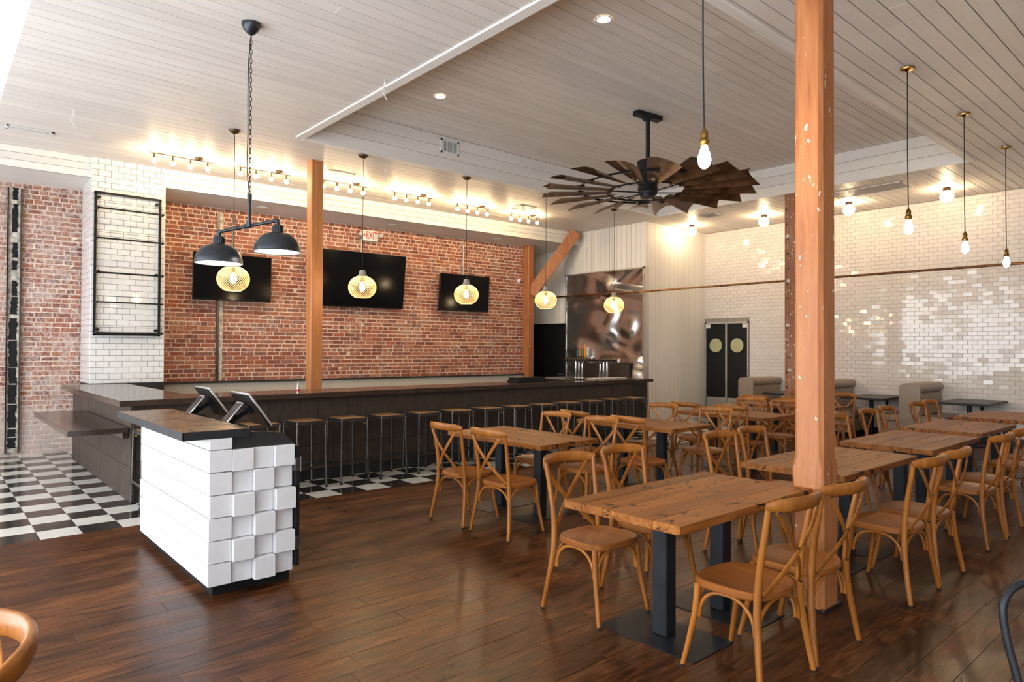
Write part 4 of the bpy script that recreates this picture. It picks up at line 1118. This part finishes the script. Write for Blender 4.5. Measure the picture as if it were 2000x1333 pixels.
for py in (409, 467, 534, 591, 651):
    z = aty(186, py, SY).z; d = .21
    g = G(); g.box(xl, xr+.0, SY-d, SY-d+.022, z-.011, z+.011)
    for x in (xl, xr): g.box(x-.011, x+.011, SY-d, SY, z-.011, z+.011)
    s_ = obj('shelf_bracket', g, 'black', t, off=O_)
    g = G(); g.box(xl+.012, xr-.012, SY-d+.022, SY-.01, z+.001, z+.009); obj('glass_shelf', g, 'shelf_glass', s_, off=O_, angle=0)
    g = G(); zz = z+.085
    g.tube([(xl+.01, SY-.01, zz), (xl+.01, SY-d+.01, zz), (xr-.01, SY-d+.01, zz), (xr-.01, SY-.01, zz)], .0028, 5); g.tube([(xl+.01, SY-d+.01, zz), (xl+.01, SY-d+.01, z)], .0028, 5); g.tube([(xr-.01, SY-d+.01, zz), (xr-.01, SY-d+.01, z)], .0028, 5)
    obj('guard_wire', g, 'black', s_, off=O_)

# ================================================================== LAMPS
# track lights over the bar
def make_track():
    t = thing('track_light', 'x', 'track light')
    g = G(); g.lathe([(.055, -.028), (.058, -.004), (.05, 0)], 18, (.24, 0, 0)); obj('canopy', g, 'bronze', t)
    g = G(); g.tube([(-.43, 0, -.045), (.43, 0, -.045)], .008, 8); g.tube([(.24, 0, -.045), (.24, 0, -.02)], .012, 8); obj('bar', g, 'bronze', t)
    for x in (-.36, -.12, .12, .36):
        g = G(); g.tube([(x, 0, -.048), (x, 0, -.12)], [.012, .014], 10); s_ = obj('socket', g, 'bronze', t)
        g = G(); g.ball((x, 0, -.150), .033, 14, 9, 1.05); obj('bulb', g, 'bulb_track', s_)
    return t
tr0 = make_track()
tk = [(2.78, 10.46), (3.95, 10.39), (5.24, 10.27), (6.56, 10.23), (7.93, 10.23), (9.27, 10.22)]
for k, (x, y) in enumerate(tk):
    o = tr0 if k == 0 else copy_tree(tr0); o.location = (x, y, ZC-.0)
    tag(o, 'four-bulb bronze track light on the ceiling above the bar, %s from the tiled column' % ORD[k], 'track light', 'track lights above the bar')
# gold wire globe pendants
def make_globe():
    t = thing('globe_pendant', 'x', 'pendant lamp')
    g = G(); g.lathe([(.0001, -.05), (.03, -.045), (.06, -.03), (.075, -.008), (.075, 0)], 18); obj('canopy', g, 'bronze', t)
    g = G(); g.tube([(0, 0, -.03), (.004, .002, -.6), (0, 0, -1.2), (0, 0, -1.70)], .0042, 6); obj('cord', g, 'cord', t)
    z0 = -1.93
    g = G(); g.lathe([(.010, .265), (.038, .258), (.047, .235), (.048, .205), (.070, .178), (.085, .168), (.0001, .166)], 20, (0, 0, z0)); obj('cap', g, 'cement', t)
    R_, hgt = .198, .168
    def P(th, v):   # v from 0 (top opening) to 1 (bottom)
        a = .40+(PI-.40-.52)*v; r = R_*math.sin(a)**.92; return (r*math.cos(th), r*math.sin(th), z0+.012+hgt*math.cos(a))
    g = G(); nw = 38
    for s_ in (-1, 1):
        for k in range(nw):
            th0 = 2*PI*k/nw; pts = [P(th0+s_*1.9*v, v) for v in [i/13 for i in range(14)]]
            g.tube(pts, .0018, 3, caps=False)
    ring = [P(2*PI*i/32, 1.0) for i in range(32)]; g.tube(ring, .0035, 6, closed=True); ring = [P(2*PI*i/24, 0.0) for i in range(24)]; g.tube(ring, .003, 6, closed=True)
    obj('wire_shade', g, 'gold_mesh', t, angle=0)
    g = G(); g.lathe([(.017, .168), (.020, .15), (.021, .10), (.015, .09)], 12, (0, 0, z0)); obj('lamp_holder', g, 'bronze', t)
    g = G(); g.lathe([(.013, .09), (.018, .075), (.034, .025), (.037, .0), (.031, -.025), (.013, -.042), (.0001, -.045)], 14, (0, 0, z0)); obj('bulb', g, 'bulb_pend', t)
    return t
gl0 = make_globe()
for k, (x, y, dz) in enumerate(((2.975, 8.83, 0), (4.755, 8.72, .02), (6.625, 8.70, .045), (8.40, 8.68, .035), (10.29, 8.69, .04))):
    o = gl0 if k == 0 else copy_tree(gl0); o.location = (x, y, ZC)
    o.scale = (1, 1, 1)
    tag(o, 'gold wire globe pendant with a glowing bulb above the bar, %s from the tiled column' % ORD[k], 'pendant lamp', 'globe pendants above the bar')
# bare filament bulbs
def make_edison():
    t = thing('bulb_pendant', 'x', 'pendant lamp')
    g = G(); g.lathe([(.0001, -.045), (.008, -.042), (.025, -.032), (.062, -.024), (.066, -.008), (.058, 0)], 20); obj('canopy', g, 'brass', t)
    g = G(); g.tube(spline([(0, 0, -.04), (.003, .0, -.4), (.006, .002, -.8), (.010, 0, -1.2), (.016, 0, -1.36), (.020, 0, -1.395)], 5), .0052, 8); obj('cord', g, 'cord', t)
    g = G(); g.lathe([(.006, -1.385), (.010, -1.40), (.020, -1.412), (.024, -1.42), (.024, -1.455), (.020, -1.46), (.030, -1.468), (.033, -1.478), (.030, -1.49), (.024, -1.505), (.0001, -1.506)], 18, (.02, 0, 0)); obj('socket', g, 'brass', t)
    g = G(); g.lathe([(.016, -1.50), (.023, -1.525), (.039, -1.57), (.041, -1.60), (.033, -1.63), (.014, -1.648), (.0001, -1.652)], 16, (.02, 0, 0)); obj('bulb', g, 'bulb_edison', t)
    return t
ed0 = make_edison()
for k, (x, y) in enumerate(((3.70, 2.40), (7.285, 2.405), (9.195, 2.43), (11.11, 2.45))):
    o = ed0 if k == 0 else copy_tree(ed0); o.location = (x, y, ZC)
    lb = ('bare filament bulb in a brass socket over the table touching the big post' if k == 0 else 'bare filament bulb in a brass socket over the dining row, %s past the big post' % ORD[k-1])
    tag(o, lb, 'pendant lamp', 'bare bulbs over the dining row')
# round ceiling lights in front of the tiled wall
def make_ceil():
    t = thing('ceiling_light', 'x', 'ceiling light')
    g = G(); g.lathe([(.05, -.055), (.058, -.045), (.062, -.02), (.055, 0)], 18); obj('holder', g, 'bronze', t)
    g = G(); g.ball((0, 0, -.145), .105, 20, 12); obj('glass_globe', g, 'globe_glass', t)
    g = G(); g.lathe([(.014, -.055), (.018, -.08), (.040, -.13), (.042, -.15), (.030, -.18), (.0001, -.19)], 14); obj('bulb', g, 'bulb_globe', t)
    return t
ce0 = make_ceil()
for k, (x, y) in enumerate(((12.92, 8.66), (13.03, 7.00), (13.09, 5.33), (13.17, 3.74))):
    o = ce0 if k == 0 else copy_tree(ce0); o.location = (x, y, ZC)
    tag(o, 'glass globe ceiling light before the tiled wall, %s from the boarded wall' % ORD[k], 'ceiling light', 'globe ceiling lights by the tiled wall')
# recessed downlights in the tray
def make_down():
    t = thing('downlight', 'x', 'ceiling light')
    g = G(); g.shell([(.085, -.006), (.078, -.008), (.066, -.004), (.085, -.0005)], 24); obj('rim', g, 'white_plastic', t)
    g = G(); g.lathe([(.066, -.004), (.0001, -.005)][::-1], 24); obj('lens', g, 'downlight', t)
    return t
dn0 = make_down()
for k, (x, y) in enumerate(((5.09, 4.44), (5.05, 7.22), (10.02, 7.13))):
    o = dn0 if k == 0 else copy_tree(dn0); o.location = (x, y, ZR)
    tag(o, ('small lit downlight in raised ceiling on the host-stand side, farther from the bar', 'small lit downlight in raised ceiling on the host-stand side, nearer the bar', 'small lit downlight in raised ceiling just beyond the windmill fan')[k], 'ceiling light', 'downlights in the raised ceiling')
    sp = bpy.data.lights.new('lamp_light', 'SPOT'); sp.energy = 25*BULB; sp.color = (1, .82, .6); sp.spot_size = 1.7; sp.spot_blend = .8; sp.shadow_soft_size = .06
    so = bpy.data.objects.new('lamp_light', sp); COL.objects.link(so); so.parent = o; so.location = (0, 0, -.012)
# ---- double dome pendant over the host stand
t = thing('double_dome_pendant', 'dark double dome pendant lamp on a chain above the host stand', 'pendant lamp', (2.095, 5.83, ZC))
O_ = t.location.copy()
g = G(); g.lathe([(.0001, -.105), (.012, -.10), (.035, -.085), (.066, -.05), (.080, -.015), (.080, 0)], 22); obj('canopy', g, 'iron', t, angle=1.2)
z = -.10; k = 0
gl = G()
while z > -1.48:
    pts = []
    for i in range(12):
        th = 2*PI*i/12; a, b_ = .010*math.cos(th), .026*math.sin(th); pts.append((a if k % 2 else .004*0, 0 if k % 2 else a, z-.02+b_))
    gl.tube(pts, .0026, 5, closed=True); z -= .041; k += 1
obj('chain', gl, 'black', t)
g = G(); g.tube(spline([(.0, 0, -.09), (-.014, .01, -.3), (-.018, .012, -.6), (-.016, .01, -.95), (-.02, .012, -1.25), (0, 0, -1.50)], 6), .004, 6); obj('cord', g, 'cord', t)
g = G(); g.tube([(0, 0, -1.49), (0, 0, -1.76)], .0145, 12); g.lathe([(.020, -1.53), (.020, -1.48), (.0001, -1.47)], 12); obj('stem', g, 'iron', t)
dl, drr = Vector((1.905, 6.02, 0))-Vector((O_.x, O_.y, 0)), Vector((2.285, 5.69, 0))-Vector((O_.x, O_.y, 0))
ux = (drr-dl).normalized()
za, zc2 = -1.80, -1.70
pl, pr = Vector((dl.x, dl.y, za)), Vector((drr.x, drr.y, zc2))
g = G(); g.tube([pl, pr], .0145, 12); m = (pl+pr)/2
g.tube([m-ux*.03, m+ux*.03], .021, 12); g.tube([m+Z*.05, m-Z*.01], .021, 12)
for e, s_ in ((pl, -1), (pr, 1)):
    g.tube([e-ux*s_*.03, e, e-Z*.03], .020, 12); g.tube([e, e-Z*.05], .016, 12)
obj('cross_pipe', g, 'iron', t, angle=1.0)
for e in (pl, pr):
    c_ = (e.x, e.y, e.z)
    g = G(); n = 20
    prof = [(.036, -.040), (.041, -.05), (.043, -.10), (.045, -.115)]
    g.lathe(prof, 20, c_); nk = obj('neck', g, 'iron', t)
    for i in range(20):
        th = 2*PI*i/20; gg = G(); gg.tube([(c_[0]+.042*math.cos(th), c_[1]+.042*math.sin(th), c_[2]-.048), (c_[0]+.0455*math.cos(th), c_[1]+.0455*math.sin(th), c_[2]-.113)], .0038, 5); obj('rib', gg, 'iron', nk)
    R_ = .195; zt_ = -.105
    prof = [(.03+(R_-.03)*math.sin(a)**.95, zt_-.168*(1-math.cos(a))) for a in [PI/2*i/12 for i in range(13)]]
    g = G(); g.shell(prof, 40, c_); dm = obj('dome', g, 'iron', t, angle=1.2)
    g = G(); g.shell([(r-.003 if r > .033 else r, zz-.003) for r, zz in prof[1:]], 40, c_); obj('lining', g, 'dome_in', dm, angle=1.2)
    ring = [(c_[0]+(R_-.001)*math.cos(2*PI*i/40), c_[1]+(R_-.001)*math.sin(2*PI*i/40), c_[2]+prof[-1][1]) for i in range(40)]
    g = G(); g.tube(ring, .004, 6, closed=True); obj('lip', g, 'iron', dm)
    g = G(); g.lathe([(.014, -.12), (.018, -.14), (.032, -.18), (.034, -.20), (.024, -.228), (.0001, -.236)], 16, c_); obj('bulb', g, 'bulb_dome', t)

# ================================================================== WINDMILL FAN
FC = Vector((7.60, 5.81, 3.83))
t = thing('windmill_fan', 'large windmill-style ceiling fan with rusted brown metal blades', 'ceiling fan', FC)
g = G(); g.tube([(0, 0, .42), (0, 0, ZR-FC.z-.06)], .03, 14); obj('down_rod', g, 'black', t)
g = G(); p0 = Vector((.0, .0, ZR-FC.z-.035)); dx = (atz(1240, 216, ZR-.035)-atz(1288, 230, ZR-.035)).normalized(); dx.z = 0; dx.normalize(); sd = dx.cross(Z)
slab(g, p0-dx*.24, p0+dx*.24, sd, Z, .055, .033); obj('ceiling_bracket', g, 'black', t)
g = G(); g.lathe([(.07, ZR-FC.z-.09), (.085, ZR-FC.z-.07), (.085, ZR-FC.z-.02)], 18); obj('bracket_collar', g, 'black', t)
g = G(); g.lathe([(.0001, .10), (.145, .10), (.145, .37), (.152, .375), (.152, .40), (.145, .42), (.0001, .425)], 28); obj('motor_housing', g, 'black', t, angle=.5)
g = G(); g.lathe([(.0001, -.095), (.10, -.09), (.112, -.05), (.13, -.045), (.137, -.01), (.128, .0), (.14, .02), (.14, .055), (.12, .10), (.0001, .102)], 28); obj('hub', g, 'black', t, angle=.5)
RI, RO = .56, .95
for r, nm in ((RI, 'inner_ring'), (RO, 'outer_ring')):
    g = G(); zz = -.01 if r == RI else .045
    g.tube([(r*math.cos(2*PI*i/64), r*math.sin(2*PI*i/64), zz) for i in range(64)], 1, 6, sec=(.014, .008), upv=(0, 0, 1), closed=True); obj(nm, g, 'black', t)
for k in range(6):
    a = 2*PI*(k+.4)/6; g = G(); g.tube([(.11*math.cos(a), .11*math.sin(a), -.02), (RI*math.cos(a), RI*math.sin(a), -.01), (RO*math.cos(a), RO*math.sin(a), .045)], .009, 6); obj('spoke', g, 'black', t)
NBL = 18; pitch = math.radians(-19)
g = G(); nr, nc = 8, 8
for side in (0, 1):
    vs = []
    for i in range(nr+1):
        u = i/nr; r = .50+(1.40-.50)*u; wd = .15+(.43-.15)*u; pt = pitch*(1.12-.25*u)
        for j in range(nc+1):
            s_ = (j/nc-.5); cam_ = .045*(.4+u)*(1-(2*s_)**2)
            rr_ = r+(.09*(2*s_)**2-.02 if i == nr else 0)
            tx = s_*wd*math.cos(pt)+cam_*math.sin(pt)*-1; tz = s_*wd*math.sin(pt)+cam_*math.cos(pt)
            vs.append((rr_, tx, tz+(.003 if side else 0)))
    fs = [(i*(nc+1)+j, (i+1)*(nc+1)+j, (i+1)*(nc+1)+j+1, i*(nc+1)+j+1) for i in range(nr) for j in range(nc)]
    if side: fs = [f[::-1] for f in fs]
    g.add(vs, fs)
bme = g.mesh('blade', angle=.9, recalc=False); bme.materials.append(MT['rust'])
g = G(); g.box(.90, 1.0, -.02, .02, .02, .05); cme = g.mesh('blade_clip'); cme.materials.append(MT['black'])
for k in range(NBL):
    o = link('blade', bme, None, t); o.rotation_euler = (0, 0, 2*PI*(k+.25)/NBL); c_ = link('blade_clip', cme, None, o)

# ================================================================== GRILLES, SPEAKERS, WIRES
def grille(name, label, c, L, W, rz, n, down=True, mat='white_plastic', z=ZC):
    t = thing(name, label, 'vent', (c[0], c[1], z), rz)
    g = G(); e = .025
    for a, b_, c_, d in ((-L/2, L/2, -W/2, -W/2+e), (-L/2, L/2, W/2-e, W/2), (-L/2, -L/2+e, -W/2, W/2), (L/2-e, L/2, -W/2, W/2)): g.box(a, b_, c_, d, -.012, .0)
    obj('frame', g, mat, t)
    g = G(); g.box(-L/2+e, L/2-e, -W/2+e, W/2-e, -.003, -.001); obj('backing', g, 'vent_beige', t)
    for k in range(n):
        x = -L/2+e+(k+.5)*(L-2*e)/n
        g = G(); vs = [(x-.010, -W/2+e, -.009), (x+.010, -W/2+e, -.006), (x+.010, W/2-e, -.006), (x-.010, W/2-e, -.009)]
        g.add(vs+[(p[0]+.002, p[1], p[2]+.0015) for p in vs], [(0, 1, 2, 3), (7, 6, 5, 4), (0, 4, 5, 1), (1, 5, 6, 2), (2, 6, 7, 3), (3, 7, 4, 0)]); obj('slat', g, mat, t)
    return t
p = atz(59, 254, ZC); grille('ceiling_vent', 'small white slatted vent in the board ceiling beside the tiled column', (p.x, p.y), .50, .17, 0, 14)
p = atz(658, 341, ZC); grille('ceiling_vent', 'square flush vent in the board ceiling just past the slim post', (p.x, p.y), .42, .42, 0, 12, mat='vent_beige')
p = atz(1020, 406, ZC); grille('ceiling_vent', 'square flush vent in the board ceiling beyond the last bar track light', (p.x, p.y), .42, .42, 0, 12, mat='grey_plastic')
grille('ceiling_vent', 'long return-air grille in the board ceiling before the tiled wall', (12.36, 4.7), .55, 1.25, 0, 16, mat='vent_beige')
grille('ceiling_vent', 'small ceiling vent near the globe lights beside the boarded wall', (12.25, 7.75), .35, .35, 0, 10, mat='grey_plastic')
p = aty(878, 288, RY1)
t = thing('wall_vent', 'white slatted vent on the side of the raised ceiling', 'vent', (p.x, RY1-.002, p.z))
g = G(); e = .028
for a, b_, c_, d in ((-.17, .17, -.11, -.11+e), (-.17, .17, .11-e, .11), (-.17, -.17+e, -.11, .11), (.17-e, .17, -.11, .11)): g.box(a, b_, -.014, .0, c_, d)
obj('frame', g, 'white_plastic', t)
g = G(); g.box(-.145, .145, -.004, -.002, -.085, .085); obj('backing', g, 'tv_frame', t)
for k in range(13):
    g = G(); x = -.138+k*.023; g.box(x-.0045, x+.0045, -.012, -.003, -.084, .084); obj('slat', g, 'white_plastic', t)
for k, (px, py) in enumerate(((515, 410), (768, 443), (970, 470))):
    z = 4.04; p = atz(px, py, z); zz = 4.11-(p.y-yf(p.x))*.185
    p = atz(px, py, zz); zz = 4.11-(p.y-yf(p.x)-.02)*(4.11-3.935)/(13.3-yf(p.x)-.02)
    t = thing('soffit_speaker', 'round white speaker in the bar soffit, %s from the tiled column' % ORD[k], 'speaker', (p.x, p.y, zz), 0, 'round speakers in the bar soffit')
    g = G(); g.lathe([(.0001, -.012), (.10, -.012), (.11, -.010), (.118, .004)], 24); obj('rim', g, 'grey_plastic', t)
    g = G(); g.lathe([(.0001, -.015), (.085, -.0145), (.09, -.012)], 20); obj('mesh_cover', g, 'white_plastic', t)
for k, (px, py, lb) in enumerate(((751, 155, 'loose white wires poking from the ceiling beside the raised tray edge'), (143, 215, 'loose white wire hanging from the ceiling before the tiled column'), (753, 330, 'loose white cable hanging from the ceiling between two globe pendants'))):
    p = atz(px, py, ZC); t = thing('loose_wire', lb, 'wire', (p.x, p.y, ZC))
    g = G(); g.tube(spline([(0, 0, .0), (.008, 0, -.05), (-.012, .01, -.12), (.01, 0, -.18), (.03, 0, -.21)], 5), .0045, 6); obj('strand', g, 'white_plastic', t)
    g = G(); g.tube(spline([(.015, 0, .0), (.0, .01, -.06), (.02, .01, -.13)], 5), .004, 6); obj('strand', g, 'white_plastic', t)
